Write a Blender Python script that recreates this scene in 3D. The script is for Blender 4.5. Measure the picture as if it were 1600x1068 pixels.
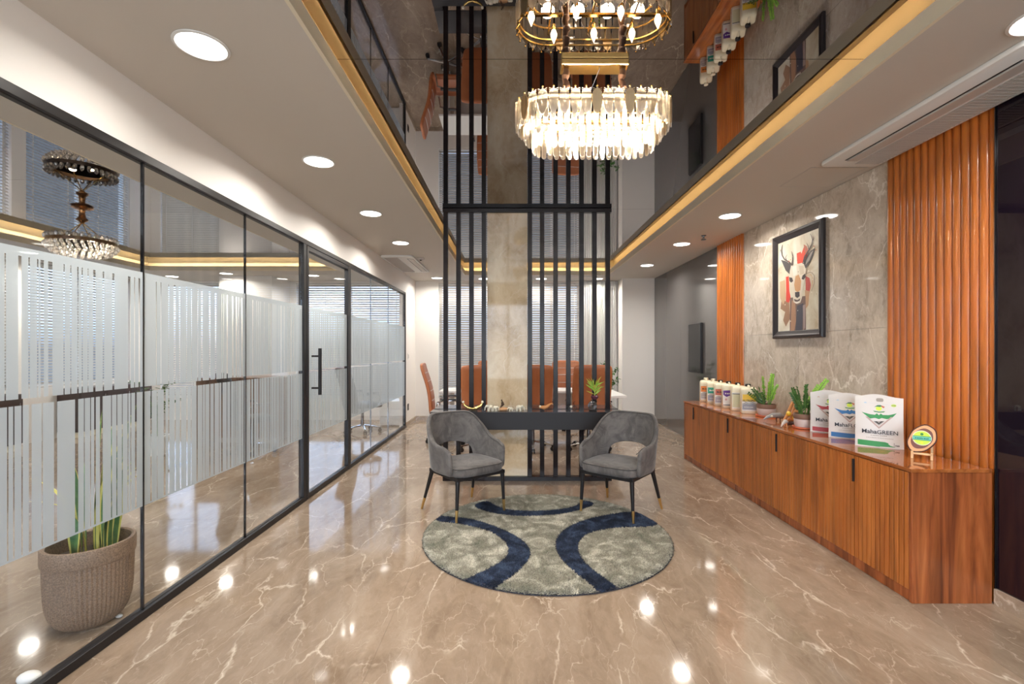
import bpy, bmesh, math, random
import numpy as np
from mathutils import Vector, Matrix, Quaternion
PI = math.pi
random.seed(7)
for o in list(bpy.data.objects): bpy.data.objects.remove(o)
SC = bpy.context.scene
COL = SC.collection

# ---------------------------------------------------------------- camera
cd = bpy.data.cameras.new('camera'); cam = bpy.data.objects.new('camera', cd); COL.objects.link(cam)
cd.sensor_width = 36; cd.lens = 739/1600*36; cd.shift_x = -0.0006; cd.shift_y = 11.5/1600
cd.clip_start = .05; cd.clip_end = 200
cam.location = (0, 0, 1.4); cam.rotation_euler = (PI/2, 0, 0)
SC.camera = cam

# ---------------------------------------------------------------- view and world
SC.view_settings.view_transform = 'Standard'
SC.view_settings.look = 'None'
SC.view_settings.gamma = 1
SC.view_settings.use_curve_mapping = False
SC.view_settings.exposure = 0.33
SC.cycles.max_bounces = 9; SC.cycles.diffuse_bounces = 4; SC.cycles.glossy_bounces = 5
SC.cycles.transparent_max_bounces = 24; SC.cycles.transmission_bounces = 6
SC.cycles.caustics_reflective = False; SC.cycles.caustics_refractive = False
SC.cycles.sample_clamp_indirect = 4
SC.cycles.use_denoising = True
SKY = 4.2
W = bpy.data.worlds.new('world'); SC.world = W; W.use_nodes = True
wn = W.node_tree.nodes; wl = W.node_tree.links; wn.clear()
tc = wn.new('ShaderNodeTexCoord'); sx = wn.new('ShaderNodeSeparateXYZ'); rp = wn.new('ShaderNodeValToRGB')
bg = wn.new('ShaderNodeBackground'); wo = wn.new('ShaderNodeOutputWorld')
wl.new(tc.outputs['Generated'], sx.inputs[0]); wl.new(sx.outputs['Z'], rp.inputs[0])
rp.color_ramp.elements[0].position = 0.0; rp.color_ramp.elements[0].color = (.07, .075, .085, 1)
rp.color_ramp.elements[1].position = 0.10; rp.color_ramp.elements[1].color = (.62, .76, 1.0, 1)
wl.new(rp.outputs[0], bg.inputs[0]); bg.inputs[1].default_value = SKY
wl.new(bg.outputs[0], wo.inputs[0])

LAMP = 7.5            # watts of one downlight
WARM = (1.0, .86, .70)
def area(name, loc, size, energy, color=WARM, shape='DISK', size_y=None, rot=(0, 0, 0), parent=None, spread=PI):
    l = bpy.data.lights.new(name, 'AREA'); l.shape = shape; l.size = size
    if size_y: l.size_y = size_y
    l.energy = energy; l.color = color; l.spread = spread
    o = bpy.data.objects.new(name, l); COL.objects.link(o); o.location = loc; o.rotation_euler = rot
    if parent: o.parent = parent
    return o
def point(name, loc, energy, color, radius, parent=None):
    l = bpy.data.lights.new(name, 'POINT'); l.energy = energy; l.color = color; l.shadow_soft_size = radius
    o = bpy.data.objects.new(name, l); COL.objects.link(o); o.location = loc
    if parent: o.parent = parent
    return o

# ---------------------------------------------------------------- materials
def mat(name, color=(.8, .8, .8), rough=.5, metal=0, spec=.5, emit=None, estr=0, coat=0, trans=0, alpha=1):
    m = bpy.data.materials.new(name); m.use_nodes = True
    p = m.node_tree.nodes['Principled BSDF']
    p.inputs['Base Color'].default_value = (*color, 1); p.inputs['Roughness'].default_value = rough
    p.inputs['Metallic'].default_value = metal; p.inputs['Specular IOR Level'].default_value = spec
    p.inputs['Coat Weight'].default_value = coat; p.inputs['Coat Roughness'].default_value = .03
    p.inputs['Transmission Weight'].default_value = trans
    if emit: p.inputs['Emission Color'].default_value = (*emit, 1); p.inputs['Emission Strength'].default_value = estr
    return m
def nd(m, t, **kw):
    n = m.node_tree.nodes.new(t)
    for k, v in kw.items(): setattr(n, k, v)
    return n
def lk(m, a, b): m.node_tree.links.new(a, b)
def coords(m, scale=(1, 1, 1), rot=(0, 0, 0), kind='world'):
    mp = nd(m, 'ShaderNodeMapping'); mp.inputs['Scale'].default_value = scale; mp.inputs['Rotation'].default_value = rot
    if kind == 'world':
        g = nd(m, 'ShaderNodeNewGeometry'); lk(m, g.outputs['Position'], mp.inputs[0])
    else:
        g = nd(m, 'ShaderNodeTexCoord'); lk(m, g.outputs['Object'], mp.inputs[0])
    return mp.outputs[0]
def noise(m, vec, scale, detail=4, rough=.55, dist=0):
    n = nd(m, 'ShaderNodeTexNoise'); lk(m, vec, n.inputs['Vector'])
    n.inputs['Scale'].default_value = scale; n.inputs['Detail'].default_value = detail
    n.inputs['Roughness'].default_value = rough; n.inputs['Distortion'].default_value = dist
    return n
def ramp(m, fac, stops):
    r = nd(m, 'ShaderNodeValToRGB'); lk(m, fac, r.inputs[0]); cr = r.color_ramp
    while len(cr.elements) < len(stops): cr.elements.new(.5)
    for e, (p, c) in zip(cr.elements, stops):
        e.position = p; e.color = (*c, 1) if len(c) == 3 else c
    return r.outputs[0]
def mixc(m, fac, a, b, mode='MIX'):
    n = nd(m, 'ShaderNodeMix', data_type='RGBA', blend_type=mode)
    if isinstance(fac, (int, float)): n.inputs[0].default_value = fac
    else: lk(m, fac, n.inputs[0])
    for s, v in ((6, a), (7, b)):
        if isinstance(v, tuple): n.inputs[s].default_value = (*v, 1)
        else: lk(m, v, n.inputs[s])
    return n.outputs[2]
def bump(m, h, strength=.2, dist=.01):
    b = nd(m, 'ShaderNodeBump'); b.inputs['Strength'].default_value = strength; b.inputs['Distance'].default_value = dist
    lk(m, h, b.inputs['Height']); lk(m, b.outputs[0], P(m).inputs['Normal'])
def P(m): return m.node_tree.nodes['Principled BSDF']
def math_(m, op, a, b=0.0):
    n = nd(m, 'ShaderNodeMath', operation=op)
    for i, v in enumerate((a, b)):
        if isinstance(v, (int, float)): n.inputs[i].default_value = v
        else: lk(m, v, n.inputs[i])
    return n.outputs[0]

def marble(name, dark, mid, light, vein, rough=.06, scale=1.0, rot=(0, 0, 0), stretch=(1, 1, 1), vein_amt=1.0, rand=0.06, big=1.0, fine=.35):
    m = mat(name, mid, rough, spec=.5)
    v = coords(m, stretch, rot)
    w = noise(m, v, 1.3*scale, 5, .6)
    # warp the coordinates for the veins
    sub = nd(m, 'ShaderNodeVectorMath', operation='SUBTRACT'); lk(m, w.outputs['Color'], sub.inputs[0]); sub.inputs[1].default_value = (.5, .5, .5)
    scl = nd(m, 'ShaderNodeVectorMath', operation='SCALE'); lk(m, sub.outputs[0], scl.inputs[0]); scl.inputs['Scale'].default_value = .65/scale
    add = nd(m, 'ShaderNodeVectorMath', operation='ADD'); lk(m, v, add.inputs[0]); lk(m, scl.outputs[0], add.inputs[1])
    wv = add.outputs[0]
    n1 = noise(m, wv, 1.1*scale*big, 6, .62, .6)
    base = ramp(m, n1.outputs['Fac'], [(.30, dark), (.50, mid), (.70, light)])
    n2 = noise(m, wv, 9*scale, 6, .7, .3)
    base = mixc(m, math_(m, 'MULTIPLY', ramp(m, n2.outputs['Fac'], [(.38, (0, 0, 0)), (.64, (1, 1, 1))]), fine), base, light, 'MIX')
    col = base
    for sc_, wd, lo, hi, amt in ((1.0, .011, .44, .56, .9), (2.3, .011, .46, .60, .65), (5.5, .018, .48, .66, .42), (11.0, .03, .50, .7, .25)):
        vo = nd(m, 'ShaderNodeTexVoronoi', feature='DISTANCE_TO_EDGE'); lk(m, wv, vo.inputs['Vector']); vo.inputs['Scale'].default_value = sc_*scale
        line = ramp(m, vo.outputs['Distance'], [(0.0, (1, 1, 1)), (wd*.35, (.55, .55, .55)), (wd*1.5, (0, 0, 0))])
        mk = noise(m, v, 1.7*scale*sc_**.5, 3, .5); mask = ramp(m, mk.outputs['Fac'], [(lo, (0, 0, 0)), (hi, (1, 1, 1))])
        f = math_(m, 'MULTIPLY', line, mask); f = math_(m, 'MULTIPLY', f, amt*vein_amt)
        col = mixc(m, f, col, vein)
    if rand:
        oi = nd(m, 'ShaderNodeObjectInfo'); r = math_(m, 'MULTIPLY', oi.outputs['Random'], rand*2); r = math_(m, 'ADD', r, 1-rand)
        hs = nd(m, 'ShaderNodeHueSaturation'); lk(m, col, hs.inputs['Color']); lk(m, r, hs.inputs['Value']); col = hs.outputs[0]
    lk(m, col, P(m).inputs['Base Color'])
    return m
M = {}
M['floor'] = marble('floor_marble', (.175, .122, .082), (.255, .188, .135), (.35, .275, .21), (.62, .53, .43), rough=.065, scale=1.45, rot=(0, 0, .5), stretch=(1.6, .7, 1), vein_amt=.85)
M['wall_marble'] = marble('wall_marble', (.31, .25, .19), (.50, .42, .335), (.67, .595, .50), (.88, .83, .75), rough=.05, scale=1.9, fine=.65, rot=(.6, 0, 0), stretch=(1, 1.3, .8), vein_amt=1.1, big=1.6)
M['column_marble'] = marble('column_marble', (.36, .235, .115), (.58, .44, .275), (.72, .61, .44), (.86, .80, .68), rough=.05, scale=1.7, rot=(0, .5, 0), stretch=(1.1, 1, .8), vein_amt=.5, rand=0)
P(M['column_marble']).inputs['Specular IOR Level'].default_value = .25
M['skirting_marble'] = marble('skirting_marble', (.26, .19, .14), (.36, .28, .21), (.47, .39, .31), (.7, .62, .53), rough=.1, scale=2)
M['grout'] = mat('grout', (.25, .19, .14), .6)
def wood(name, a, b, c, rough=.22, axis='z', scale=1.0, coat=.25):
    m = mat(name, a, rough, coat=coat)
    st = {'z': (14, 14, 1.0), 'y': (14, 1.0, 14), 'x': (1.0, 14, 14)}[axis]
    v = coords(m, tuple(s*scale for s in st))
    n = noise(m, v, 1.2, 7, .6, 1.2)
    n2 = noise(m, coords(m, tuple(s*scale*.22 for s in st)), 2.1, 4, .55, 2.0)
    c1 = ramp(m, n.outputs['Fac'], [(.28, b), (.5, a), (.74, c)])
    c2 = ramp(m, n2.outputs['Fac'], [(.38, (.62, .62, .62)), (.55, (1, 1, 1))])
    lk(m, mixc(m, .85, c1, c2, 'MULTIPLY'), P(m).inputs['Base Color'])
    bump(m, n.outputs['Fac'], .06, .004)
    return m
M['slat_wood'] = wood('slat_wood', (.53, .150, .022), (.42, .108, .014), (.64, .205, .036), rough=.28, scale=.8)
M['cab_wood'] = wood('cabinet_wood', (.50, .155, .030), (.37, .100, .018), (.60, .21, .045), rough=.3, scale=1.0)
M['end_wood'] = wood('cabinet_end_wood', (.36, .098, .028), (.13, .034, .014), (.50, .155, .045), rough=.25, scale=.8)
M['top_wood'] = wood('counter_wood', (.46, .14, .035), (.27, .07, .02), (.58, .21, .06), rough=.07, axis='y', scale=.8, coat=.6)
M['brown_wood'] = wood('brown_wood', (.20, .12, .075), (.12, .07, .04), (.26, .17, .11), rough=.3)
M['dark_wood'] = mat('dark_brown_laminate', (.05, .032, .028), .3)
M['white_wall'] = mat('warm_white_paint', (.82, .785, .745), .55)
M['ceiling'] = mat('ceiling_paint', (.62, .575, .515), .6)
M['cove'] = mat('cove_paint', (.80, .72, .56), .6)
M['white'] = mat('white_plastic', (.78, .78, .76), .35)
M['offwhite'] = mat('offwhite_plastic', (.55, .52, .49), .4)
M['black'] = mat('black_powder_coat', (.012, .011, .012), .42, spec=.35)
M['black_gloss'] = mat('black_gloss', (.012, .012, .014), .08)
M['screen_metal'] = mat('screen_black_lacquer', (.012, .008, .008), .26, spec=.2)
M['console'] = mat('console_charcoal', (.022, .021, .023), .5, spec=.3)
M['console_top'] = mat('console_top_charcoal', (.05, .05, .055), .16)
M['chrome'] = mat('chrome', (.75, .75, .77), .08, 1)
M['steel_dark'] = mat('dark_steel', (.2, .2, .21), .25, 1)
M['gold'] = mat('brushed_gold', (.83, .56, .20), .22, 1)
M['brass'] = mat('brass_tip', (.75, .50, .20), .3, 1)
M['bronze'] = mat('dark_bronze', (.09, .055, .035), .3, .8)
M['emit_lamp'] = mat('lamp_diffuser', (1, 1, 1), .5, emit=(1, .93, .84), estr=9)
M['led'] = mat('led_strip', (1, .8, .5), .5, emit=(1.0, .68, .32), estr=42)
M['led_left'] = mat('led_strip_neutral', (1, .9, .7), .5, emit=(1.0, .76, .46), estr=55)
M['bulb'] = mat('warm_bulb', (1, .85, .6), .4, emit=(1, .72, .38), estr=30)
M['soil'] = mat('soil', (.05, .035, .025), .9)
M['tv'] = mat('tv_panel', (.006, .005, .008), .12)
def mirror_mat():
    m = mat('dark_mirror', (.27, .255, .26), .012, 1)
    return m
M['mirror'] = mirror_mat()
M['dark_glass'] = mat('dark_lacquered_glass', (.010, .006, .012), .02, spec=.7)
M['grey_glass'] = mat('grey_lacquered_glass', (.105, .098, .095), .02, spec=.8)
def glass_mat(name, tint=(.96, .985, .98), refl=1.0):
    m = bpy.data.materials.new(name); m.use_nodes = True; t = m.node_tree; t.nodes.clear()
    tr = nd(m, 'ShaderNodeBsdfTransparent'); tr.inputs[0].default_value = (*tint, 1)
    gl = nd(m, 'ShaderNodeBsdfGlossy'); gl.inputs['Roughness'].default_value = .0; gl.inputs[0].default_value = (.95, .97, 1, 1)
    # thin pane: Schlick reflectance from the angle to the surface, the same on both faces
    ge = nd(m, 'ShaderNodeNewGeometry'); dt = nd(m, 'ShaderNodeVectorMath', operation='DOT_PRODUCT')
    lk(m, ge.outputs['Incoming'], dt.inputs[0]); lk(m, ge.outputs['Normal'], dt.inputs[1])
    c1 = math_(m, 'SUBTRACT', 1.0, math_(m, 'ABSOLUTE', dt.outputs['Value']))
    fr = math_(m, 'ADD', .035, math_(m, 'MULTIPLY', math_(m, 'POWER', c1, 5.0), .9))
    mx = nd(m, 'ShaderNodeMixShader'); out = nd(m, 'ShaderNodeOutputMaterial')
    lk(m, math_(m, 'MULTIPLY', fr, refl), mx.inputs[0]); lk(m, tr.outputs[0], mx.inputs[1]); lk(m, gl.outputs[0], mx.inputs[2]); lk(m, mx.outputs[0], out.inputs[0])
    return m
M['glass'] = glass_mat('clear_glass', (.975, .985, .985), .75)
M['window_glass'] = glass_mat('window_glass', (.9, .95, 1.0), .8)
def film_mat():
    m = bpy.data.materials.new('frosted_film'); m.use_nodes = True; t = m.node_tree; t.nodes.clear()
    d = nd(m, 'ShaderNodeBsdfDiffuse'); d.inputs[0].default_value = (.55, .585, .61, 1)
    tl = nd(m, 'ShaderNodeBsdfTranslucent'); tl.inputs[0].default_value = (.60, .665, .70, 1)
    tr = nd(m, 'ShaderNodeBsdfTransparent'); tr.inputs[0].default_value = (.80, .93, .93, 1)
    a = nd(m, 'ShaderNodeMixShader'); a.inputs[0].default_value = .6; lk(m, d.outputs[0], a.inputs[1]); lk(m, tl.outputs[0], a.inputs[2])
    b = nd(m, 'ShaderNodeMixShader'); b.inputs[0].default_value = .10; lk(m, a.outputs[0], b.inputs[1]); lk(m, tr.outputs[0], b.inputs[2])
    out = nd(m, 'ShaderNodeOutputMaterial'); lk(m, b.outputs[0], out.inputs[0]); return m
M['film'] = film_mat()
def crystal_mat(name, col=(1, .97, .92), k=(.22, .25)):
    m = bpy.data.materials.new(name); m.use_nodes = True; t = m.node_tree; t.nodes.clear()
    tl = nd(m, 'ShaderNodeBsdfTranslucent'); tl.inputs[0].default_value = (*col, 1)
    tr = nd(m, 'ShaderNodeBsdfTransparent'); tr.inputs[0].default_value = (.97, .96, .94, 1)
    gl = nd(m, 'ShaderNodeBsdfGlossy'); gl.inputs['Roughness'].default_value = .08; gl.inputs[0].default_value = (1, .98, .95, 1)
    a = nd(m, 'ShaderNodeMixShader'); a.inputs[0].default_value = k[0]; lk(m, tl.outputs[0], a.inputs[1]); lk(m, tr.outputs[0], a.inputs[2])
    b = nd(m, 'ShaderNodeMixShader'); b.inputs[0].default_value = k[1]; lk(m, a.outputs[0], b.inputs[1]); lk(m, gl.outputs[0], b.inputs[2])
    out = nd(m, 'ShaderNodeOutputMaterial'); lk(m, b.outputs[0], out.inputs[0]); return m
M['crystal'] = crystal_mat('crystal_glass')
M['leaf_crystal'] = crystal_mat('frosted_leaf_glass', (1, .95, .88), (.18, .2))
M['bead'] = crystal_mat('crystal_bead', (.95, .95, 1), (.35, .55))
def velvet():
    m = mat('grey_velvet', (.135, .125, .122), .75, spec=.25)
    P(m).inputs['Sheen Weight'].default_value = .35; P(m).inputs['Sheen Roughness'].default_value = .35
    P(m).inputs['Sheen Tint'].default_value = (.8, .78, .76, 1)
    n = noise(m, coords(m, kind='o'), 7, 5, .65, 1.5)
    lk(m, ramp(m, n.outputs['Fac'], [(.35, (.082, .076, .074)), (.62, (.155, .143, .136))]), P(m).inputs['Base Color'])
    n2 = noise(m, coords(m, kind='o'), 350, 2); bump(m, n2.outputs['Fac'], .15, .002); return m
M['velvet'] = velvet()
M['piping'] = mat('dark_piping', (.045, .042, .04), .7)
def leather(name, a, b):
    m = mat(name, a, .38)
    n = noise(m, coords(m, kind='o'), 3, 4); lk(m, ramp(m, n.outputs['Fac'], [(.3, b), (.7, a)]), P(m).inputs['Base Color'])
    n2 = noise(m, coords(m, kind='o'), 220, 2); bump(m, n2.outputs['Fac'], .2, .001); return m
M['tan_leather'] = leather('tan_leather', (.50, .17, .065), (.38, .115, .04))
M['black_leather'] = leather('black_leather', (.02, .02, .022), (.03, .03, .03))
def pile(name, a, b, c):
    m = mat(name, a, .85, spec=.2); n = noise(m, coords(m), 7, 5, .65, .8); n2 = noise(m, coords(m), 130, 1)
    c1 = ramp(m, n.outputs['Fac'], [(.34, b), (.5, a), (.66, c)])
    c2 = ramp(m, n2.outputs['Fac'], [(.35, (.62, .62, .62)), (.6, (1.15, 1.15, 1.15))])
    lk(m, mixc(m, 1.0, c1, c2, 'MULTIPLY'), P(m).inputs['Base Color']); return m
M['pile_grey'] = pile('grey_pile', (.30, .29, .24), (.19, .195, .155), (.62, .60, .52))
M['pile_navy'] = pile('navy_pile', (.022, .033, .065), (.012, .016, .030), (.06, .09, .16))
M['rug_back'] = mat('rug_binding', (.03, .03, .04), .8)
def green(name, a, b, trans=.25):
    m = mat(name, a, .4); n = noise(m, coords(m), 25, 3)
    lk(m, ramp(m, n.outputs['Fac'], [(.35, a), (.65, b)]), P(m).inputs['Base Color']); return m
M['leaf_dark'] = green('dark_green_leaf', (.03, .10, .022), (.07, .19, .035))
M['leaf_bright'] = green('bright_green_leaf', (.20, .46, .05), (.36, .62, .09))
M['leaf_yellow'] = green('yellow_green_leaf', (.40, .48, .06), (.55, .50, .08))
M['snake_leaf'] = green('snake_plant_leaf', (.04, .12, .04), (.10, .22, .06))
M['snake_edge'] = mat('yellow_leaf_margin', (.62, .55, .13), .45)
M['stem'] = mat('green_stem', (.12, .22, .05), .5)
def ribbed():
    m = mat('brown_ribbed_resin', (.24, .16, .11), .6)
    n = noise(m, coords(m), 160, 3); lk(m, ramp(m, n.outputs['Fac'], [(.35, (.16, .105, .07)), (.65, (.32, .215, .145))]), P(m).inputs['Base Color'])
    bump(m, n.outputs['Fac'], .3, .002); return m
M['pot_brown'] = ribbed()
M['pot_white'] = mat('whitewashed_clay', (.60, .50, .46), .6)
M['pot_rim'] = mat('dark_clay_rim', (.22, .12, .08), .7)
M['terracotta'] = mat('terracotta', (.62, .17, .08), .5)
M['cream'] = mat('cream_plastic', (.80, .72, .52), .35)
M['blind'] = mat('blind_slat', (.66, .61, .54), .4)
M['blind_cord'] = mat('blind_tape', (.75, .72, .66), .7)
M['curtain'] = mat('white_curtain', (.72, .71, .69), .8)
M['frame_wood'] = mat('black_frame', (.022, .018, .02), .3)
M['stone_white'] = mat('white_pebble', (.8, .78, .75), .4)
M['paper'] = mat('bag_paper', (.66, .64, .62), .42)
M['yellow'] = mat('yellow_ball', (.80, .52, .04), .4)
M['orange_wood'] = mat('orange_wood', (.62, .27, .09), .45)
M['light_wood'] = mat('light_pine', (.75, .50, .27), .5)
M['bark'] = mat('dark_bark', (.08, .03, .022), .9)
M['rug_rope'] = mat('rope_sleeve', (.10, .045, .025), .7)
def dashes(name, w, h, m, parent, loc, n, seed=1, rot=(0, 0, 0)):
    # small print too fine to read in the photograph: a row of short strokes
    R = random.Random(seed); mb = MB(); x = 0
    for k in range(n):
        l = w/n*R.uniform(.55, .85); mb.box(x, x+l, -.0004, 0, 0, h*R.uniform(.75, 1)); x += w/n
    o = link(name, mb.mesh(name, m), parent, loc, rot); o['kind'] = 'stuff'; return o
def flat(c, rough=.5, name='print'): return mat(name, c, rough)

# ---------------------------------------------------------------- mesh builder
class MB:
    def __init__(s): s.v = []; s.f = []; s.m = []
    def add(s, vs, fs, mi=0):
        b = len(s.v); s.v += [tuple(v) for v in vs]; s.f += [tuple(i+b for i in f) for f in fs]; s.m += [mi]*len(fs); return s
    def box(s, x0, x1, y0, y1, z0, z1, mi=0):
        vs = [(x, y, z) for x in (x0, x1) for y in (y0, y1) for z in (z0, z1)]
        return s.add(vs, [(0, 1, 3, 2), (4, 6, 7, 5), (0, 4, 5, 1), (2, 3, 7, 6), (0, 2, 6, 4), (1, 5, 7, 3)], mi)
    def prism(s, pts, axis, a0, a1, mi=0):
        """polygon pts (2d) extruded along axis between a0 and a1"""
        n = len(pts)
        def mk(p, a): return {'x': (a, p[0], p[1]), 'y': (p[0], a, p[1]), 'z': (p[0], p[1], a)}[axis]
        vs = [mk(p, a0) for p in pts]+[mk(p, a1) for p in pts]
        fs = [tuple(range(n-1, -1, -1)), tuple(range(n, 2*n))]+[(i, (i+1) % n, n+(i+1) % n, n+i) for i in range(n)]
        return s.add(vs, fs, mi)
    def lathe(s, prof, seg=24, c=(0, 0), mi=0, a0=0, a1=2*PI, sx=1, sy=1):
        full = abs(a1-a0-2*PI) < 1e-6; n = seg if full else seg+1; vs = []; fs = []
        for r, z in prof:
            for k in range(n):
                a = a0+(a1-a0)*k/seg; vs.append((c[0]+r*math.cos(a)*sx, c[1]+r*math.sin(a)*sy, z))
        for i in range(len(prof)-1):
            for k in range(seg):
                k2 = (k+1) % n; fs.append((i*n+k, i*n+k2, (i+1)*n+k2, (i+1)*n+k))
        if full:
            if prof[0][0] > 1e-5: fs.append(tuple(range(n-1, -1, -1)))
            if prof[-1][0] > 1e-5: b = (len(prof)-1)*n; fs.append(tuple(b+k for k in range(n)))
        return s.add(vs, fs, mi)
    def tube(s, pts, r, seg=8, mi=0, closed=False, caps=True, flatten=None):
        pts = [Vector(p) for p in pts]; n = len(pts); rr = r if isinstance(r, (list, tuple)) else [r]*n
        vs = []; fs = []; up = None
        for i, p in enumerate(pts):
            if closed: t = pts[(i+1) % n]-pts[i-1]
            else: t = pts[min(i+1, n-1)]-pts[max(i-1, 0)]
            if t.length < 1e-9: t = Vector((0, 0, 1))
            t.normalize()
            if up is None:
                up = Vector((0, 0, 1)) if abs(t.z) < .9 else Vector((0, 1, 0))
            a = t.cross(up)
            if a.length < 1e-6: a = t.cross(Vector((1, 0, 0)))
            a.normalize(); b = a.cross(t).normalized(); up = b
            for k in range(seg):
                an = 2*PI*k/seg; vs.append(p+a*math.cos(an)*rr[i]*(flatten[0] if flatten else 1)+b*math.sin(an)*rr[i]*(flatten[1] if flatten else 1))
        for i in range(n if closed else n-1):
            j = (i+1) % n
            for k in range(seg): k2 = (k+1) % seg; fs.append((i*seg+k, i*seg+k2, j*seg+k2, j*seg+k))
        if caps and not closed: fs += [tuple(range(seg-1, -1, -1)), tuple((n-1)*seg+k for k in range(seg))]
        return s.add(vs, fs, mi)
    def ball(s, c, r, seg=12, rings=8, mi=0):
        rx, ry, rz = (r, r, r) if isinstance(r, (int, float)) else r
        vs = [(c[0], c[1], c[2]-rz)]; fs = []
        for i in range(1, rings):
            a = -PI/2+PI*i/rings
            for k in range(seg): t = 2*PI*k/seg; vs.append((c[0]+rx*math.cos(a)*math.cos(t), c[1]+ry*math.cos(a)*math.sin(t), c[2]+rz*math.sin(a)))
        vs.append((c[0], c[1], c[2]+rz)); L = len(vs)-1
        for k in range(seg):
            k2 = (k+1) % seg; fs.append((0, 1+k2, 1+k)); fs.append((L, L-seg+k, L-seg+k2))
            for i in range(rings-2): b = 1+i*seg; fs.append((b+k, b+k2, b+seg+k2, b+seg+k))
        return s.add(vs, fs, mi)
    def mesh(s, name, mats, smooth=False, bevel=0, bseg=2, fixn=True, angle=None):
        me = bpy.data.meshes.new(name); me.from_pydata(s.v, [], s.f)
        if not isinstance(mats, (list, tuple)): mats = [mats]
        for m in mats: me.materials.append(m)
        me.polygons.foreach_set('material_index', s.m)
        if bevel or fixn:
            bm = bmesh.new(); bm.from_mesh(me)
            if fixn: bmesh.ops.recalc_face_normals(bm, faces=bm.faces)
            if bevel:
                es = [e for e in bm.edges if len(e.link_faces) == 2 and e.calc_face_angle(0) > .5]
                bmesh.ops.bevel(bm, geom=es, offset=bevel, segments=bseg, affect='EDGES', profile=.5, clamp_overlap=True)
            bm.to_mesh(me); bm.free()
        if smooth:
            me.polygons.foreach_set('use_smooth', [True]*len(me.polygons))
            try: me.set_sharp_from_angle(angle=angle or math.radians(40))
            except Exception: pass
        me.update(); return me
    def obj(s, name, mats, parent=None, **kw):
        me = s.mesh(name, mats, **kw); return link(name, me, parent)
def link(name, me, parent=None, loc=None, rot=None, scale=None):
    o = bpy.data.objects.new(name, me); COL.objects.link(o)
    if parent: o.parent = parent
    if loc: o.location = loc
    if rot: o.rotation_euler = rot
    if scale: o.scale = scale
    return o
def tag(o, label=None, cat=None, group=None, kind=None):
    if label: o['label'] = label
    if cat: o['category'] = cat
    if group: o['group'] = group
    if kind: o['kind'] = kind
    return o
def thing(name, label, cat, loc=(0, 0, 0), rotz=0, group=None):
    o = bpy.data.objects.new(name, None); COL.objects.link(o); o.empty_display_size = .1
    o.location = loc; o.rotation_euler = (0, 0, rotz); return tag(o, label, cat, group)
def struct(o): o['kind'] = 'structure'; return o
def copy_tree(o, parent=None):
    c = o.copy(); COL.objects.link(c); c.parent = parent
    for ch in list(o.children): copy_tree(ch, c)
    return c
def box(name, m, b, parent=None, bevel=0, **kw): return MB().box(*b).obj(name, m, parent, bevel=bevel, **kw)
def text_mesh(body, size, m, extr=.0006, align='LEFT', bold=0):
    cu = bpy.data.curves.new('txt', 'FONT'); cu.body = body; cu.size = size; cu.extrude = extr; cu.align_x = align; cu.offset = bold
    cu.resolution_u = 3
    o = bpy.data.objects.new('txt', cu); COL.objects.link(o)
    dg = bpy.context.evaluated_depsgraph_get(); me = bpy.data.meshes.new_from_object(o.evaluated_get(dg))
    bpy.data.objects.remove(o); me.materials.clear(); me.materials.append(m); return me
def text(name, body, size, m, parent, loc, rot=(PI/2, 0, 0), align='LEFT', bold=0, sx=1):
    return link(name, text_mesh(body, size, m, align=align, bold=bold), parent, loc, rot, (sx, 1, 1))

# ================================================================ THE SETTING
ZC = 2.752      # soffit
ZM = 2.905      # mirror ceiling
YB = 9.4
# ---- floor: bed of grout with single marble tiles
floor = struct(box('floor', M['grout'], (-7.3, 2.74, -2.6, 9.75, -.12, -.0015)))
xs = [-7.3, -6.23, -4.83, -3.43, -2.03, -.63, .77, 2.17, 2.74]; ys = [-2.6, -.9, 1.5, 3.9, 6.3, 8.7, 9.75]
g = .0007
for i in range(len(xs)-1):
    for j in range(len(ys)-1):
        MB().box(xs[i]+g, xs[i+1]-g, ys[j]+g, ys[j+1]-g, -.0014, 0).obj('tile', M['floor'], floor)
# ---- ceiling: soffits round two mirrored trays with light coves
cl = MB()
TR = (-.867, 1.735, 8.60)     # main tray x0, x1, y end
TL = (-6.23, -3.02, 8.12)     # tray of the room behind the glass
RC = .13                      # depth of the cove recess
zt = 3.05
def tray_ring(mb, x0, x1, X0, X1, yend, Y0):
    mb.box(X0, x0-RC, Y0, YB+.3, ZC, zt); mb.box(x1+RC, X1, Y0, YB+.3, ZC, zt); mb.box(x0-RC, x1+RC, yend+RC, YB+.3, ZC, zt)
tray_ring(cl, TR[0], TR[1], -1.98, 2.74, TR[2], -2.6)
tray_ring(cl, TL[0], TL[1], -7.3, -1.981, TL[2], -2.6)
cl.box(TR[0]-RC, TR[1]+RC, -2.6, TR[2]+RC, ZM+.012, zt); cl.box(TL[0]-RC, TL[1]+RC, -2.6, TL[2]+RC, ZM+.012, zt)
ceiling = struct(cl.obj('ceiling', M['ceiling']))
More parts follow.
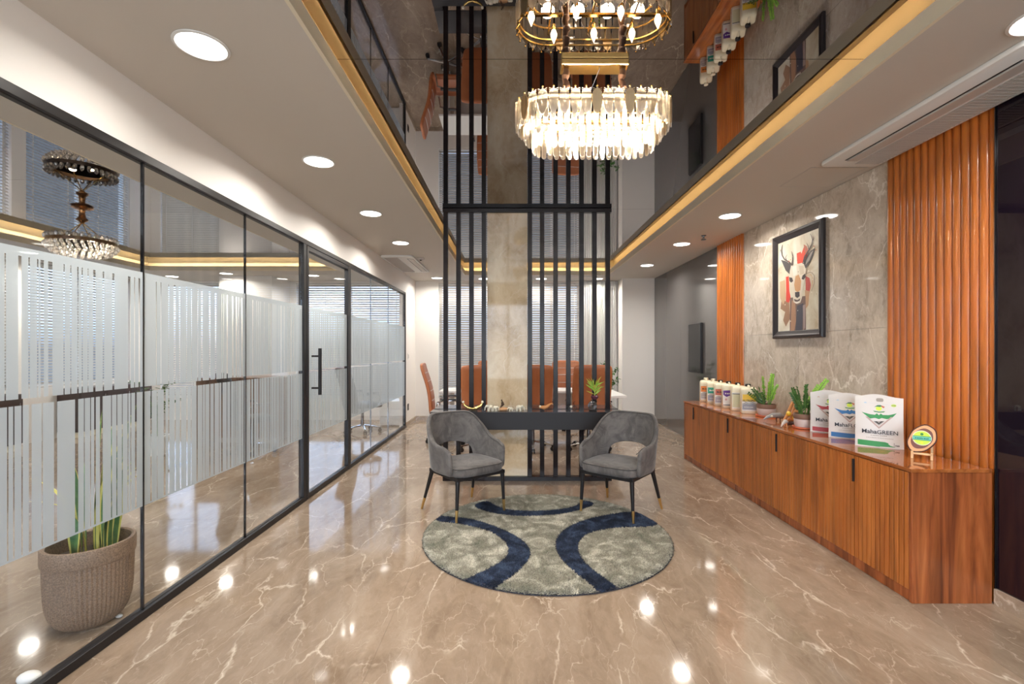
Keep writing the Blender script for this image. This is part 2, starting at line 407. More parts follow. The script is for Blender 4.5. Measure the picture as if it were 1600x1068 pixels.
def lips(x0, x1, yend, led):
    t = .018; zl = ZC+.078
    for b in ((x0-t, x0, -2.59, yend+t, ZC, zl), (x1, x1+t, -2.59, yend+t, ZC, zl), (x0, x1, yend, yend+t, ZC, zl)):
        box('cove_lip', M['cove'], b, ceiling)
    for b in ((x0-RC, x0-t, -2.59, yend+RC, ZC, ZC+.015), (x1+t, x1+RC, -2.59, yend+RC, ZC, ZC+.015), (x0-t, x1+t, yend+t, yend+RC, ZC, ZC+.015)):
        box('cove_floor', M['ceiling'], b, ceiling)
    for b in ((x0-RC, x0-RC+.004, -2.59, yend+RC, ZC+.015, ZM), (x1+RC-.004, x1+RC, -2.59, yend+RC, ZC+.015, ZM), (x0-RC, x1+RC, yend+RC-.004, yend+RC, ZC+.015, ZM)):
        box('cove_wall', M['cove'], b, ceiling)
    for b in ((x0-.031, x0-.019, -2.5, yend, ZC+.016, ZC+.024), (x1+.019, x1+.031, -2.5, yend, ZC+.016, ZC+.024), (x0, x1, yend+.019, yend+.031, ZC+.016, ZC+.024)):
        box('light_strip', led, b, ceiling)
lips(*TR, M['led']); lips(*TL, M['led_left'])
for a, b in ((-2.59, -.19), (-.19, 2.455), (2.455, 5.08), (5.08, TR[2]+RC)):
    box('mirror_panel', M['mirror'], (TR[0]-RC, TR[1]+RC, a+.0015, b-.0015, ZM, ZM+.01), ceiling)
for a, b in ((-2.59, .8), (.8, 4.2), (4.2, TL[2]+RC)):
    box('mirror_panel', M['mirror'], (TL[0]-RC, TL[1]+RC, a+.0015, b-.0015, ZM, ZM+.01), ceiling)
# ---- walls
XG = -1.93
GT = 2.372
GE = 8.47       # end of the glass wall
struct(box('wall_inner', M['white_wall'], (XG-.10, XG+.012, -2.6, GE, GT+.045, ZC)))
struct(box('wall_side', M['white_wall'], (XG-.10, XG, GE, YB, 0, ZC)))
wf = MB(); px = -7.3
for x0, x1 in ((-6.4, -3.0), (-1.3, 2.2)):
    wf.box(px, x0, -2.72, -2.6, -.1, zt); wf.box(x0, x1, -2.72, -2.6, -.1, .5); wf.box(x0, x1, -2.72, -2.6, 2.65, zt); px = x1
wf.box(px, 2.74, -2.72, -2.6, -.1, zt)
struct(wf.obj('wall_front', M['white_wall']))
for i_, (x0, x1) in enumerate(((-6.4, -3.0), (-1.3, 2.2))):  # unseen windows behind the camera, added to carry the fill light
    f_ = MB()
    for k in range(4): q = x0+(x1-x0-.05)*k/3; f_.box(q, q+.05, -2.69, -2.63, .5, 2.65)
    f_.box(x0, x1, -2.69, -2.63, .5, .55); f_.box(x0, x1, -2.69, -2.63, 2.6, 2.65)
    w_ = struct(f_.obj('window_%d' % (20+i_), M['black'])); box('pane', M['window_glass'], (x0+.05, x1-.05, -2.662, -2.658, .55, 2.6), w_)
    area('window_daylight', ((x0+x1)/2, -2.85, 1.6), x1-x0-.1, (75, 165)[i_], (1, .96, .91), 'RECTANGLE', 2.0, (PI/2, 0, 0))  # added fill lamp outside each invented window, evens out the frontal light
WIN = [(-7.0, -5.75, .42), (-4.3, -2.2, .42), (-1.47, -.12, .42), (.22, 1.34, .42)]
wb = MB(); px = -7.3
for x0, x1, z0 in WIN:
    wb.box(px, x0, YB, YB+.2, 0, ZC); wb.box(x0, x1, YB, YB+.2, 0, z0); wb.box(x0, x1, YB, YB+.2, 2.715, ZC); px = x1
wb.box(px, 2.74, YB, YB+.2, 0, ZC)
struct(wb.obj('wall_back', M['white_wall']))
LW = [(.2, 1.7), (1.9, 3.4), (3.6, 5.1), (5.3, 6.8), (7.0, 8.9)]
wl_ = MB(); py = -2.6
for y0, y1 in LW:
    wl_.box(-7.42, -7.2, py, y0, 0, ZC); wl_.box(-7.42, -7.2, y0, y1, 0, .82); wl_.box(-7.42, -7.2, y0, y1, 2.715, ZC); py = y1
wl_.box(-7.42, -7.2, py, YB+.2, 0, ZC)
struct(wl_.obj('wall_left', M['white_wall']))
struct(box('wall_right', M['white_wall'], (2.72, 2.86, -2.6, 9.6, 0, ZC)))
struct(box('trim_pier', M['white_wall'], (2.085, 2.70, 9.0, YB, 0, ZC)))
struct(box('trim_pillar', M['white_wall'], (-5.40, -4.43, 8.7, YB, 0, ZC)))
struct(box('baseboard_back', M['skirting_marble'], (-1.93, 2.085, YB-.015, YB, 0, .08)))
struct(box('baseboard_side', M['skirting_marble'], (XG, XG+.014, GE, YB-.015, 0, .08)))
struct(box('baseboard_pier', M['skirting_marble'], (2.07, 2.70, 8.985, 9.0, 0, .08)))
struct(box('baseboard_right', M['skirting_marble'], (2.645, 2.72, -2.6, 2.60, 0, .085)))
# right wall cladding
wr = bpy.data.objects['wall_right']
for a, b in ((-2.59, -.9), (-.9, .9), (.9, 2.60)):
    box('dark_glass_panel', M['dark_glass'], (2.66, 2.72, a+.001, b-.001, .085, ZC-.002), wr, bevel=.001)
box('edge_trim', M['steel_dark'], (2.652, 2.72, 2.600, 2.604, .085, ZC-.002), wr)
for a, b in ((6.20, 7.6), (7.6, 9.0)):
    box('grey_glass_panel', M['grey_glass'], (2.70, 2.72, a+.0005, b-.0005, .03, ZC-.002), wr)
for y0, y1 in ((3.385, 4.45), (4.45, 5.50)):
    for z0, z1 in ((0, 1.557), (1.557, ZC-.002)):
        box('marble_panel', M['wall_marble'], (2.69, 2.72, y0+.0008, y1-.0008, z0+.0008, z1-.0008), wr, bevel=.001, bseg=1)
# marble column inside the screen
struct(box('trim_column', M['column_marble'], (-.272, .158, 5.068, 5.42, .045, ZM-.004)))

# ================================================================ WINDOWS AND BLINDS
def blind(w, h, label, group, loc, rotz, tilt):
    t = thing('venetian_blind', label, 'blind', loc, rotz, group)
    n = int(h/.046); pitch = (h-.06)/n; s = MB(); d = .0235; c, sn = math.cos(tilt), math.sin(tilt)
    for i in range(n):
        z = h-.05-pitch*i; prof = []
        vs = []
        for x in (-w/2, w/2):
            for u in (-1, 0, 1):
                yy = u*d; zz = .003*(1-u*u); vs.append((x, yy*c-zz*sn, z+yy*sn+zz*c))
        s.add(vs, [(0, 1, 4, 3), (1, 2, 5, 4)])
    o = s.obj('slats', M['blind'], t, fixn=False); o['kind'] = 'stuff'
    box('headrail', M['white'], (-w/2, w/2, -.028, .028, h-.035, h), t, bevel=.003)
    box('bottom_rail', M['blind'], (-w/2, w/2, -.024, .024, 0, .018), t, bevel=.003)
    nc = max(2, int(round(w/.45)))
    for k in range(nc):
        x = -w/2+.1+(w-.2)*k/(nc-1); box('ladder_tape', M['blind_cord'], (x-.006, x+.006, -.0265, -.0255, .01, h-.03), t)
    return t
def window(n, x0, x1, z0, wall, kind):
    fr = MB(); z1 = 2.715; t = .045
    if kind == 'back':
        def B(a0, a1, c0, c1, d0=.09, d1=.15): fr.box(a0, a1, YB+d0, YB+d1, c0, c1)
    else:
        def B(a0, a1, c0, c1, d0=.09, d1=.15): fr.box(-7.2-d1, -7.2-d0, a0, a1, c0, c1)
    B(x0, x0+t, z0, z1); B(x1-t, x1, z0, z1); B(x0, x1, z0, z0+t); B(x0, x1, z1-t, z1)
    m = (x0+x1)/2; B(m-.02, m+.02, z0, z1)
    o = struct(fr.obj('window_%d' % n, M['white'], None))
    gl = MB()
    if kind == 'back': gl.box(x0+t, x1-t, YB+.118, YB+.122, z0+t, z1-t)
    else: gl.box(-7.322, -7.318, x0+t, x1-t, z0+t, z1-t)
    gl.obj('pane', M['window_glass'], o)
names = ['venetian blind on the back window of the glazed room, in its far left corner',
         'wide venetian blind on the back window of the glazed room, nearest the glass wall',
         'venetian blind on back window left of the marble column, behind the tan side-on chair',
         'venetian blind on back window right of the marble column, behind the dark screen posts']
for i, (x0, x1, z0) in enumerate(WIN):
    window(i+1, x0, x1, z0, None, 'back')
    blind(x1-x0-.02, 2.715-z0-.01, names[i], 'venetian blinds', ((x0+x1)/2, YB+.035, z0+.005), 0, math.radians(50 if i < 2 else -57))
lw = ['nearest the camera', 'second from the camera', 'middle of the five', 'fourth from the camera', 'last before the far corner']
for i, (y0, y1) in enumerate(LW):
    window(i+5, y0, y1, .82, None, 'left')
    blind(y1-y0-.02, 2.715-.82-.01, 'venetian blind on the left outer wall of the glazed room, '+lw[i], 'venetian blinds', (-7.235, (y0+y1)/2, .825), PI/2, math.radians(-40))
# curtain right of the last back window
cu = MB(); pts = []
for k in range(121):
    x = 1.38+.66*k/120; pts.append((x, 9.33+.018*math.sin(k*.95)+.006*math.sin(k*.37)))
ring = [(x, y) for x, y in pts]+[(x, y+.003) for x, y in reversed(pts)]
cu = MB(); n = len(pts)
vs = [(x, y, .05) for x, y in pts]+[(x, y, 2.74) for x, y in pts]
cu.add(vs, [(i, i+1, n+i+1, n+i) for i in range(n-1)])
tag(cu.obj('curtain', M['curtain'], smooth=True, fixn=False), 'white pleated curtain hanging beside the right back window', 'curtain')

# ================================================================ DOWNLIGHTS
def downlight_proto():
    t = thing('downlight', 'x', 'light', (0, 0, 0))
    MB().lathe([(.103, 0), (.112, -.002), (.112, -.005), (.100, -.008), (.097, -.004), (.097, 0)], 40).obj('trim_ring', M['white'], t, smooth=True)
    MB().lathe([(.097, -.001), (.097, -.004), (.0, -.0045)], 40).obj('diffuser', M['emit_lamp'], t, smooth=True)
    return t
dl0 = downlight_proto()
spots = [(-1.385, 2.106, 'largest and nearest recessed ceiling downlight above the glass wall side'),
         (-1.395, 3.404, 'second recessed downlight from the camera in the left soffit'),
         (-1.41, 4.70, 'third recessed downlight from the camera in the left soffit'),
         (-1.42, 6.0, 'recessed downlight just in front of the left ceiling air conditioner'),
         (-1.43, 8.95, 'recessed downlight beyond the left air conditioner near the back wall'),
         (2.20, 4.79, 'nearest round downlight in the right soffit, beside the deer picture'),
         (2.17, 6.07, 'round downlight in the right soffit above the far wooden slat panel'),
         (2.16, 7.6, 'farthest round downlight in the right soffit, before the white pier'),
         (2.17, 1.93, 'downlight cut by the right frame edge beside the big air conditioner'),
         (1.62, 9.05, 'small downlight in the back soffit, above the white curtain'),
         (.55, 9.05, 'downlight in the back soffit behind the screen right of column'),
         (-.55, 9.05, 'downlight in the back soffit behind the screen left of column'),
         (-2.45, 2.2, 'downlight over the ribbed planter behind the glass'),
         (-2.45, 4.6, 'downlight in the near soffit of the glazed room, level with the door'),
         (-2.45, 7.0, 'downlight in the near soffit of the glazed room, far end'),
         (-3.65, 8.65, 'right of two downlights seen through the door-side pane, back soffit'),
         (-5.1, 8.42, 'downlight in back soffit of the glazed room just before the white pillar'),
         (-6.3, 8.75, 'downlight in back soffit of the glazed room near the far corner window'),
         (-6.75, 6.6, 'downlight in the outer soffit of the glazed room beside the chandelier'),
         (-6.75, 3.6, 'downlight in the outer soffit of the glazed room, middle'),
         (-6.75, 1.0, 'downlight in the outer soffit of the glazed room, near the camera'),
         (-1.41, .8, 'downlight overhead behind the camera in the left soffit'),
         (2.17, .5, 'downlight overhead behind the camera in the right soffit'),
         (-1.41, -.9, 'rear downlight in the left soffit behind the camera'),
         (2.17, -.9, 'rear downlight in the right soffit behind the camera')]
for i, (x, y, lab) in enumerate(spots):
    o = dl0 if i == 0 else copy_tree(dl0)
    o.location = (x, y, ZC); o['label'] = lab; o['group'] = 'recessed ceiling downlights'
    area('downlight_lamp', (0, 0, -.012), .17, LAMP*(2.0 if x < -2 else 1)*(.55 if y > 8.3 and x < -3 else 1), (1, .94, .86), parent=o, spread=math.radians(160))

# ================================================================ GLASS WALL
gw = thing('glass_partition', 'floor to ceiling clear glass partition wall in black metal frame on the left', 'glass wall')
fy0, fy1 = -1.6, GE
box('top_rail', M['black'], (XG-.035, XG+.02, fy0, fy1, GT, GT+.045), gw, bevel=.003)
box('bottom_rail', M['black'], (XG-.03, XG+.022, fy0, 4.39, 0, .045), gw, bevel=.003)
box('bottom_rail', M['black'], (XG-.03, XG+.022, 5.53, fy1, 0, .045), gw, bevel=.003)
box('frame_post', M['black'], (XG-.03, XG+.02, 8.43, fy1, 0, GT), gw, bevel=.003)
for y in (4.36, 5.53): box('frame_post', M['black'], (XG-.03, XG+.02, y-.03 if y < 5 else y, y+.03 if y < 5 else y+.06, .0, GT), gw, bevel=.003)
edges = [-1.6, -.37, .57, 1.52, 2.465, 3.41, 4.33]
panes = list(zip(edges[:-1], edges[1:]))+[(5.59, 6.43), (6.43, 7.33), (7.33, 8.43)]
for y in edges[1:-1]: box('black_joint', M['black_gloss'], (XG-.007, XG+.007, y-.005, y+.005, .045, GT), gw)
for y in (6.43, 7.33): box('black_joint', M['steel_dark'], (XG-.006, XG+.006, y-.005, y+.005, .045, GT), gw)
def xy(x): return 1.93*739/(801-x)
UP = [(26, 31), (42, 44), (55.5, 57.5), (61, 66), (73, 79.5), (97, 98.6), (107.6, 109), (118.5, 120.5), (125.5, 127), (135, 136), (143.5, 147), (158.5, 160.4), (173.5, 176.5), (198, 202), (207.6, 208.8), (214.5, 217)]
LOW = [(8.4, 10.5), (18, 20), (31, 33), (42.5, 47), (62.6, 64.4), (82, 87), (115, 120), (129, 130.2), (138.8, 140), (145, 147.5), (154, 158.3), (171.5, 172.7), (180, 181.2), (188.6, 189.6), (197.5, 198.5), (202, 203), (209, 211.6)]
def rnd_stripes(y0, y1, rs, dens):
    out = []; y = y0+.02
    while y < y1-.03:
        y += rs.uniform(.012, .05)*dens; w = rs.choice([.0035, .005, .006, .009, .014])
        if y+w < y1-.01: out.append((y, y+w))
        y += w
    return out
def film(y0, y1, z0, z1, zt_, zb, stripes, parent):
    """one connected sheet with slots cut out of it: z1 top, zt_ top of slots, zb foot of slots, z0 foot of the sheet"""
    ysx = [y0]+[v for s in stripes for v in s]+[y1]; x = XG+.0065; mb = MB(); n = len(ysx)
    zs = sorted({z0, zb, zt_, z1}); 
    idx = {}
    def V(i, k):
        if (i, k) not in idx: idx[(i, k)] = len(mb.v); mb.v.append((x, ysx[i], zs[k]))
        return idx[(i, k)]
    for i in range(n-1):
        solid = i % 2 == 0
        for k in range(len(zs)-1):
            mid = (zs[k]+zs[k+1])/2
            if solid or mid > zt_ or mid < zb:
                mb.f.append((V(i, k), V(i+1, k), V(i+1, k+1), V(i, k+1))); mb.m.append(0)
    mb.obj('frosted_film', M['film'], parent, fixn=False)
rs = random.Random(5)
def pane(y0, y1, z0, z1, parent, up=None, low=None):
    p = box('pane', M['glass'], (XG-.005, XG+.005, y0, y1, z0, z1), parent)
    up = up or rnd_stripes(y0, y1, rs, 1.25); low = low or rnd_stripes(y0, y1, rs, 1.0)
    film(y0+.001, y1-.001, 1.206, 1.80, 1.765, 1.206, up, p)
    film(y0+.001, y1-.001, .585, 1.18, 1.18, .594, low, p)
for y0, y1 in panes:
    if abs(y0-1.52) < .01:
        pane(y0+.005, y1-.005, .045, GT, gw, rnd_stripes(1.53, xy(20), rs, 1)+[(xy(a), xy(b)) for a, b in UP], rnd_stripes(1.53, 1.76, rs, 1)+[(xy(a), xy(b)) for a, b in LOW])
    else: pane(y0+.005, y1-.005, .045, GT, gw)
door = thing('door_1', 'framed glass door with long black bar handle in the glass wall', 'door')
door['kind'] = 'structure'
del door['category']
box('door_frame', M['black'], (XG-.024, XG+.024, 4.392, 4.432, .008, GT-.006), door, bevel=.003)
box('door_frame', M['black'], (XG-.024, XG+.024, 5.486, 5.526, .008, GT-.006), door, bevel=.003)
box('door_rail', M['black'], (XG-.022, XG+.022, 4.432, 5.486, GT-.05, GT-.006), door, bevel=.003)
box('door_rail', M['black'], (XG-.022, XG+.022, 4.432, 5.486, .008, .055), door, bevel=.003)
pane(4.432, 5.486, .055, GT-.05, door)
h = MB(); h.tube([(XG+.085, 4.53, .965), (XG+.085, 4.53, 1.41)], .016, 12)
for z in (1.03, 1.335): h.tube([(XG+.005, 4.53, z), (XG+.085, 4.53, z)], .009, 8)
h.obj('handle', M['black'], door, smooth=True)

# ================================================================ SLAT PANELS ON THE RIGHT WALL
def slat_mesh(w, z0, z1, d, m):
    mb = MB(); pr = [(0, 0)]; n = 8
    for k in range(n+1):
        t = k/n; pr.append((-(d*.35+d*.65*math.sin(PI*t)**.8), .002+(w-.004)*t))
    pr.append((0, w)); mb.prism(pr, 'z', z0, z1); return mb.mesh('slat', m, smooth=True, angle=math.radians(35))
def slat_panel(name, label, y0, y1, n, z0, z1, xw):
    t = thing(name, label, 'wall panel', (xw, y0, 0)); w = (y1-y0)/n
    box('backing_board', M['slat_wood'], (-.012, 0, 0, y1-y0, z0, z1), t)
    me = slat_mesh(w, z0, z1, .022, M['slat_wood'])
    for k in range(n): link('slat', me, t, (-.012, w*k, 0))
    return t
slat_panel('slat_panel', 'tall orange-brown fluted wooden wall panel next to the dark glass', 2.606, 3.383, 14, 0, ZC-.003, 2.70)
slat_panel('slat_panel', 'narrower fluted wooden wall panel behind the cream jerrycans', 5.502, 6.195, 12, 0, ZC-.003, 2.70)

# ================================================================ LOW CABINET
cab = thing('low_cabinet', 'long low wooden cabinet with fluted doors along the right wall', 'cabinet', (2.2, 2.605, 0))
L = 3.465; CT = .741
box('carcass', M['cab_wood'], (.03, .44, .02, L-.02, .06, CT-.022), cab)
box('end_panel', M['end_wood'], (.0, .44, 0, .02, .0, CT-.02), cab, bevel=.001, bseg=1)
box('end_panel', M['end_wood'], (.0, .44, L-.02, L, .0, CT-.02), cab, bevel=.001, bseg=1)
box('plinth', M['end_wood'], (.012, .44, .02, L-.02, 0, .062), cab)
dy = [.022, .445, .895, 1.335, 1.775, 2.225, 2.685, 3.14, L-.022]
for k in range(8):
    a, b = dy[k]+.0015, dy[k+1]-.0015; slot_side = 1 if k % 2 == 0 else -1   # slots at the joint shared by two doors
    d = box('cabinet_door', M['cab_wood'], (.014, .03, a, b, .064, CT-.024), cab)
    n = max(3, int(round((b-a)/.034))); w = (b-a)/n
    me = MB(); pr = [(0, .0022), (-.010, .0022), (-.0125, .005), (-.0125, w-.005), (-.010, w-.0022), (0, w-.0022)]
    me.prism(pr, 'z', .066, CT-.026); mesh = me.mesh('slat', M['cab_wood']) if False else me.mesh('slat', M['cab_wood'])
    for i in range(n):
        last = (i == n-1 and slot_side == 1) or (i == 0 and slot_side == -1)
        if k in (0, 2, 4, 6) and i == n-1:
            box('finger_slot', M['black'], (-.0125, .0, b-.007, b+.001, CT-.19, CT-.045), cab)
        link('slat', mesh, d, (.014, a+w*i, 0))
ct = MB().box(-.006, .44, -.003, L+.003, CT-.02, CT)
ct.obj('countertop', M['top_wood'], cab, bevel=.002)
CZ = CT

# ================================================================ SCREEN AND CONSOLE
sc = thing('divider_screen', 'tall black metal divider screen of vertical posts around the marble column', 'screen', (0, 5.04, 0))
YF0, YF1 = 0, .055
box('bottom_rail', M['screen_metal'], (-.745, 1.055, -.01, .06, 0, .044), sc, bevel=.002)
box('top_rail', M['screen_metal'], (-.745, 1.055, -.005, .055, ZM-.046, ZM-.003), sc, bevel=.002)
pm = MB().box(-.0235, .0235, 0, .05, .044, ZM-.046).mesh('post', M['screen_metal'], bevel=.002, bseg=1)
for x in (696.5, 716.5, 736.7, 757, 827.4, 847, 868, 888, 908.5, 928.7, 949.4):
    X = (x-801)/739*5.06
    if 757 <= x <= 757.5: X -= .006
    if 827 < x < 828: X += .004
    link('post', pm, sc, (X, 0, 0))
con = thing('console_shelf', 'dark charcoal floating console shelf fixed across the screen', 'shelf', (0, 0, 0))
c = MB(); X0, X1 = -.845, 1.135
c.box(X0, X1, 4.84, 5.035, .577, .7535)
c.obj('front_box', M['console'], con, bevel=.002)
MB().box(X0-.002, X1+.002, 4.835, 5.035, .7536, .7595).obj('top_board', M['console_top'], con)
b = MB(); b.box(X0, X1, 5.43, 5.47, .66, .7535); b.obj('back_board', M['console'], con)
for x0, x1 in ((X0, -.752), (1.062, X1)): box('side_board', M['console'], (x0, x1, 5.035, 5.43, .66, .7535), con); 
for x0, x1 in ((X0, -.28), (.166, X1)): box('top_board', M['console_top'], (x0, x1, 5.102, 5.47, .7536, .7595), con)
KZ = .7595

# ================================================================ RUG
def fl(px, py):  # crop coordinates of the rug study to floor metres
    x = 640+px/3.338; y = 620+py/3.338; d = 739*(1.4-.02)/(y-545.5); return ((x-801)/739*d, d)
RC_, RR = (.25, 3.60), .925
rug = thing('round_rug', 'round shaggy grey rug with three curved navy bands under the grey chairs', 'rug', (RC_[0], RC_[1], 0))
MB().lathe([(RR-.012, .0), (RR-.003, .002), (RR-.003, .008), (RR-.012, .011), (RR*.5, .0115), (0, .0115)], 96).obj('binding', M['rug_back'], rug, smooth=True)
bands = [
 [(200, 620), (330, 632), (450, 670), (560, 720), (610, 760), (635, 800), (620, 850), (560, 910), (490, 960), (420, 1010), (240, 965), (270, 950), (360, 915), (450, 870), (505, 830), (520, 790), (500, 750), (450, 710), (370, 680), (240, 655), (130, 645), (150, 615)],
 [(1170, 590), (1000, 615), (900, 640), (810, 680), (765, 730), (758, 780), (790, 840), (850, 900), (930, 960), (1000, 1020), (1110, 1005), (1020, 940), (950, 890), (900, 840), (875, 790), (880, 750), (920, 710), (1000, 690), (1100, 675), (1310, 675), (1260, 620)],
 [(325, 560), (380, 590), (500, 615), (640, 620), (780, 610), (900, 585), (980, 552), (900, 535), (870, 565), (770, 587), (640, 592), (520, 587), (450, 565), (410, 535)]]
bands = [np.array([fl(*p) for p in b]) for b in bands]
def inside(P_, poly):
    x, y = P_[:, 0], P_[:, 1]; r = np.zeros(len(P_), bool); j = len(poly)-1
    for i in range(len(poly)):
        xi, yi = poly[i]; xj, yj = poly[j]
        r ^= ((yi > y) != (yj > y)) & (x < (xj-xi)*(y-yi)/(yj-yi+1e-12)+xi); j = i
    return r
def edist(P_, poly):
    d = np.full(len(P_), 9.)
    for i in range(len(poly)):
        a = poly[i-1]; b = poly[i]; ab = b-a; t = np.clip(((P_-a)@ab)/(ab@ab+1e-12), 0, 1); q = a+t[:, None]*ab; d = np.minimum(d, np.linalg.norm(P_-q, axis=1))
    return d
# smooth the band outlines (closed Chaikin)
def chaikin(p, n=2):
    for _ in range(n):
        q = np.roll(p, -1, 0); p = np.stack([p*.75+q*.25, p*.25+q*.75], 1).reshape(-1, 2)
    return p
bands = [chaikin(b) for b in bands]
rng = np.random.default_rng(3)
N = 105000
r = RR*np.sqrt(rng.random(N))*.995; a = rng.random(N)*2*PI; Pt = np.stack([r*np.cos(a)+RC_[0], r*np.sin(a)+RC_[1]], 1)
navy = np.zeros(N, bool); ed = np.full(N, 9.)
for b in bands: navy |= inside(Pt, b); ed = np.minimum(ed, edist(Pt, b))
keep = ed > .0035
def tufts(sel, name, m):
    Q = Pt[sel]-np.array(RC_); k = len(Q); rr_ = np.linalg.norm(Q, axis=1)
    hgt = .022+.007*rng.random(k); hgt *= np.clip((RR-rr_)/.03, .35, 1); hgt *= np.clip(ed[sel]/.012, .6, 1)
    lean = rng.normal(0, .0085, (k, 2))+Q/RR*.003; w = .0035+.002*rng.random(k); th = rng.random(k)*2*PI
    V = np.zeros((k, 4, 3))
    for j in range(3):
        an = th+j*2*PI/3; V[:, j, 0] = Q[:, 0]+w*np.cos(an); V[:, j, 1] = Q[:, 1]+w*np.sin(an); V[:, j, 2] = .011
    V[:, 3, 0] = Q[:, 0]+lean[:, 0]; V[:, 3, 1] = Q[:, 1]+lean[:, 1]; V[:, 3, 2] = hgt
    base = np.arange(k)[:, None, None]*4; F = base+np.array([[0, 1, 3], [1, 2, 3], [2, 0, 3]])[None]
    me = bpy.data.meshes.new(name); nf = k*3
    me.vertices.add(k*4); me.vertices.foreach_set('co', V.reshape(-1)); me.loops.add(nf*3); me.loops.foreach_set('vertex_index', F.reshape(-1).astype(np.int32))
    me.polygons.add(nf); me.polygons.foreach_set('loop_start', np.arange(0, nf*3, 3, dtype=np.int32)); me.materials.append(m); me.update(calc_edges=True)
    o = link(name, me, rug); o['kind'] = 'stuff'; return o
tufts(keep & ~navy, 'grey_pile', M['pile_grey']); o = tufts(keep & navy, 'navy_pile', M['pile_navy']); o['label'] = 'navy blue pile bands'

# ================================================================ GREY TUB CHAIRS
def sstep(a, b, x):
    t = min(1, max(0, (x-a)/(b-a))); return t*t*(3-2*t)
def tub_chair(label, loc, rz):
    t = thing('tub_chair', label, 'chair', loc, rz, 'grey tub chairs on the rug')
    def pos(th):
        a = abs(th); s = 1 if th >= 0 else -1
        if a <= 90:
            r = math.radians(a); x = .272*math.sin(r)**.9 if a > 0 else 0; y = .275*math.cos(r)**.85 if a < 90 else 0
        else:
            u = (a-90)/25; x = .272-.012*u; y = -.20*u
        return s*x, y
    ths = [-115+230*i/46 for i in range(47)]
    P2 = [Vector(pos(th)) for th in ths]; rings = []
    def norm(i):
        d = P2[min(i+1, 46)]-P2[max(i-1, 0)]; return Vector((d.y, -d.x)).normalized()*-1
    vs = []; fs = []; K = 12; topline = []
    for i, th in enumerate(ths):
        a = abs(th); n = norm(i)
        if n.dot(P2[i]) < 0: n = -n
        top = .835-.225*sstep(30, 98, a)-.035*sstep(100, 116, a)
        if a < 48: bot = .458+.105*math.sqrt(max(0, 1-(a/48)**2))
        else: bot = .375
        if 48 <= a < 53: bot = .40
        th_ = .042 if a < 95 else .038
        lean = lambda z: .05*((z-.38)/.46)**1.5*(1-.5*sstep(80, 115, a)) if z > .38 else 0
        c = P2[i]
        prof = [(0, bot), (1, bot), (1, bot+(top-bot)*.3), (1, bot+(top-bot)*.7), (1, top-.02), (.8, top-.004), (.5, top), (.2, top-.004), (0, top-.02), (0, bot+(top-bot)*.7), (0, bot+(top-bot)*.35), (0, bot+.01)]
        for o_, z in prof:
            p = c+n*((o_-.5)*th_+lean(z)); vs.append((p.x, p.y, z))
        q = c+n*((-.5)*th_+lean(top)-.001); topline.append((q.x, q.y, top-.012))
    for i in range(46):
        for k in range(K): k2 = (k+1) % K; fs.append((i*K+k, i*K+k2, (i+1)*K+k2, (i+1)*K+k))
    fs += [tuple(range(K)), tuple(46*K+k for k in reversed(range(K)))]
    sh = MB().add(vs, fs).obj('backrest', M['velvet'], t, smooth=True, angle=PI)
    s = sh.modifiers.new('s', 'SUBSURF'); s.levels = 1; s.render_levels = 2
    pp = MB(); pp.tube(topline, .0032, 6); pp.obj('piping', M['piping'], sh, smooth=True)
    # cushion
    prof = []; n = 40
    def sq(a, ax, ay, p=5):
        c, s_ = math.cos(a), math.sin(a); return (ax*math.copysign(abs(c)**(2/p), c), -.02+ay*math.copysign(abs(s_)**(2/p), s_))
    vs = []; fs = []; lv = [(.372, .96), (.376, .985), (.40, 1.0), (.425, 1.0), (.437, .99), (.445, .955), (.451, .80), (.455, .45), (.456, .0)]
    for z, k in lv:
        for j in range(n):
            x, y = sq(2*PI*j/n, .252*k, .245*k); f = 1+.0*y
            if y > .05: x *= 1-.12*(y-.05)/.2
            vs.append((x, y, z))
    for i in range(len(lv)-1):
        for j in range(n): j2 = (j+1) % n; fs.append((i*n+j, i*n+j2, (i+1)*n+j2, (i+1)*n+j))
    fs.append(tuple(range(n-1, -1, -1)))
    se = MB().add(vs, fs).obj('seat', M['velvet'], t, smooth=True, angle=PI)
    ring = []
    for j in range(n*2):
        x, y = sq(2*PI*j/(n*2), .2505, .2435)
        if y > .05: x *= 1-.12*(y-.05)/.2
        ring.append((x, y, .438))
    MB().tube(ring, .0035, 6, closed=True).obj('piping', M['piping'], se, smooth=True)
    fr = MB()
    for x0, x1, y0, y1 in ((-.235, .235, -.245, -.215), (-.235, .235, .18, .21), (-.24, -.21, -.245, .21), (.21, .24, -.245, .21)): fr.box(x0, x1, y0, y1, .345, .375)
    fr.obj('seat_frame', M['black'], t, bevel=.003)
    for sx in (-1, 1):
        for back in (0, 1):
            tp = Vector((sx*.222, -.228 if not back else .19, .35)); bt = Vector((sx*.238, -.236 if not back else .305, 0.0))
            if back: bt.x = sx*.262
            if not back and RUGZ(loc, rz, bt): bt.z = .024
            mid = bt.lerp(tp, .30)
            lg = MB().tube([mid, tp], [.0125, .019], 14).obj('leg', M['black'], t, smooth=True)
            MB().tube([bt, mid], [.0095, .0132], 14).obj('brass_tip', M['brass'], lg, smooth=True)
    return t
def RUGZ(loc, rz, p):
    x = loc[0]+p.x*math.cos(rz)-p.y*math.sin(rz); y = loc[1]+p.x*math.sin(rz)+p.y*math.cos(rz)
    return math.hypot(x-RC_[0], y-RC_[1]) < RR
def face(dx, dy): return math.atan2(dx, -dy)
tub_chair('left grey velvet tub chair with black brass-tipped legs, its back to the glass wall', (-.405, 4.085, 0), face(.62, -.785))
tub_chair('right grey velvet tub chair with black brass-tipped legs, near the long cabinet', (.915, 4.075, 0), face(-.62, -.785))

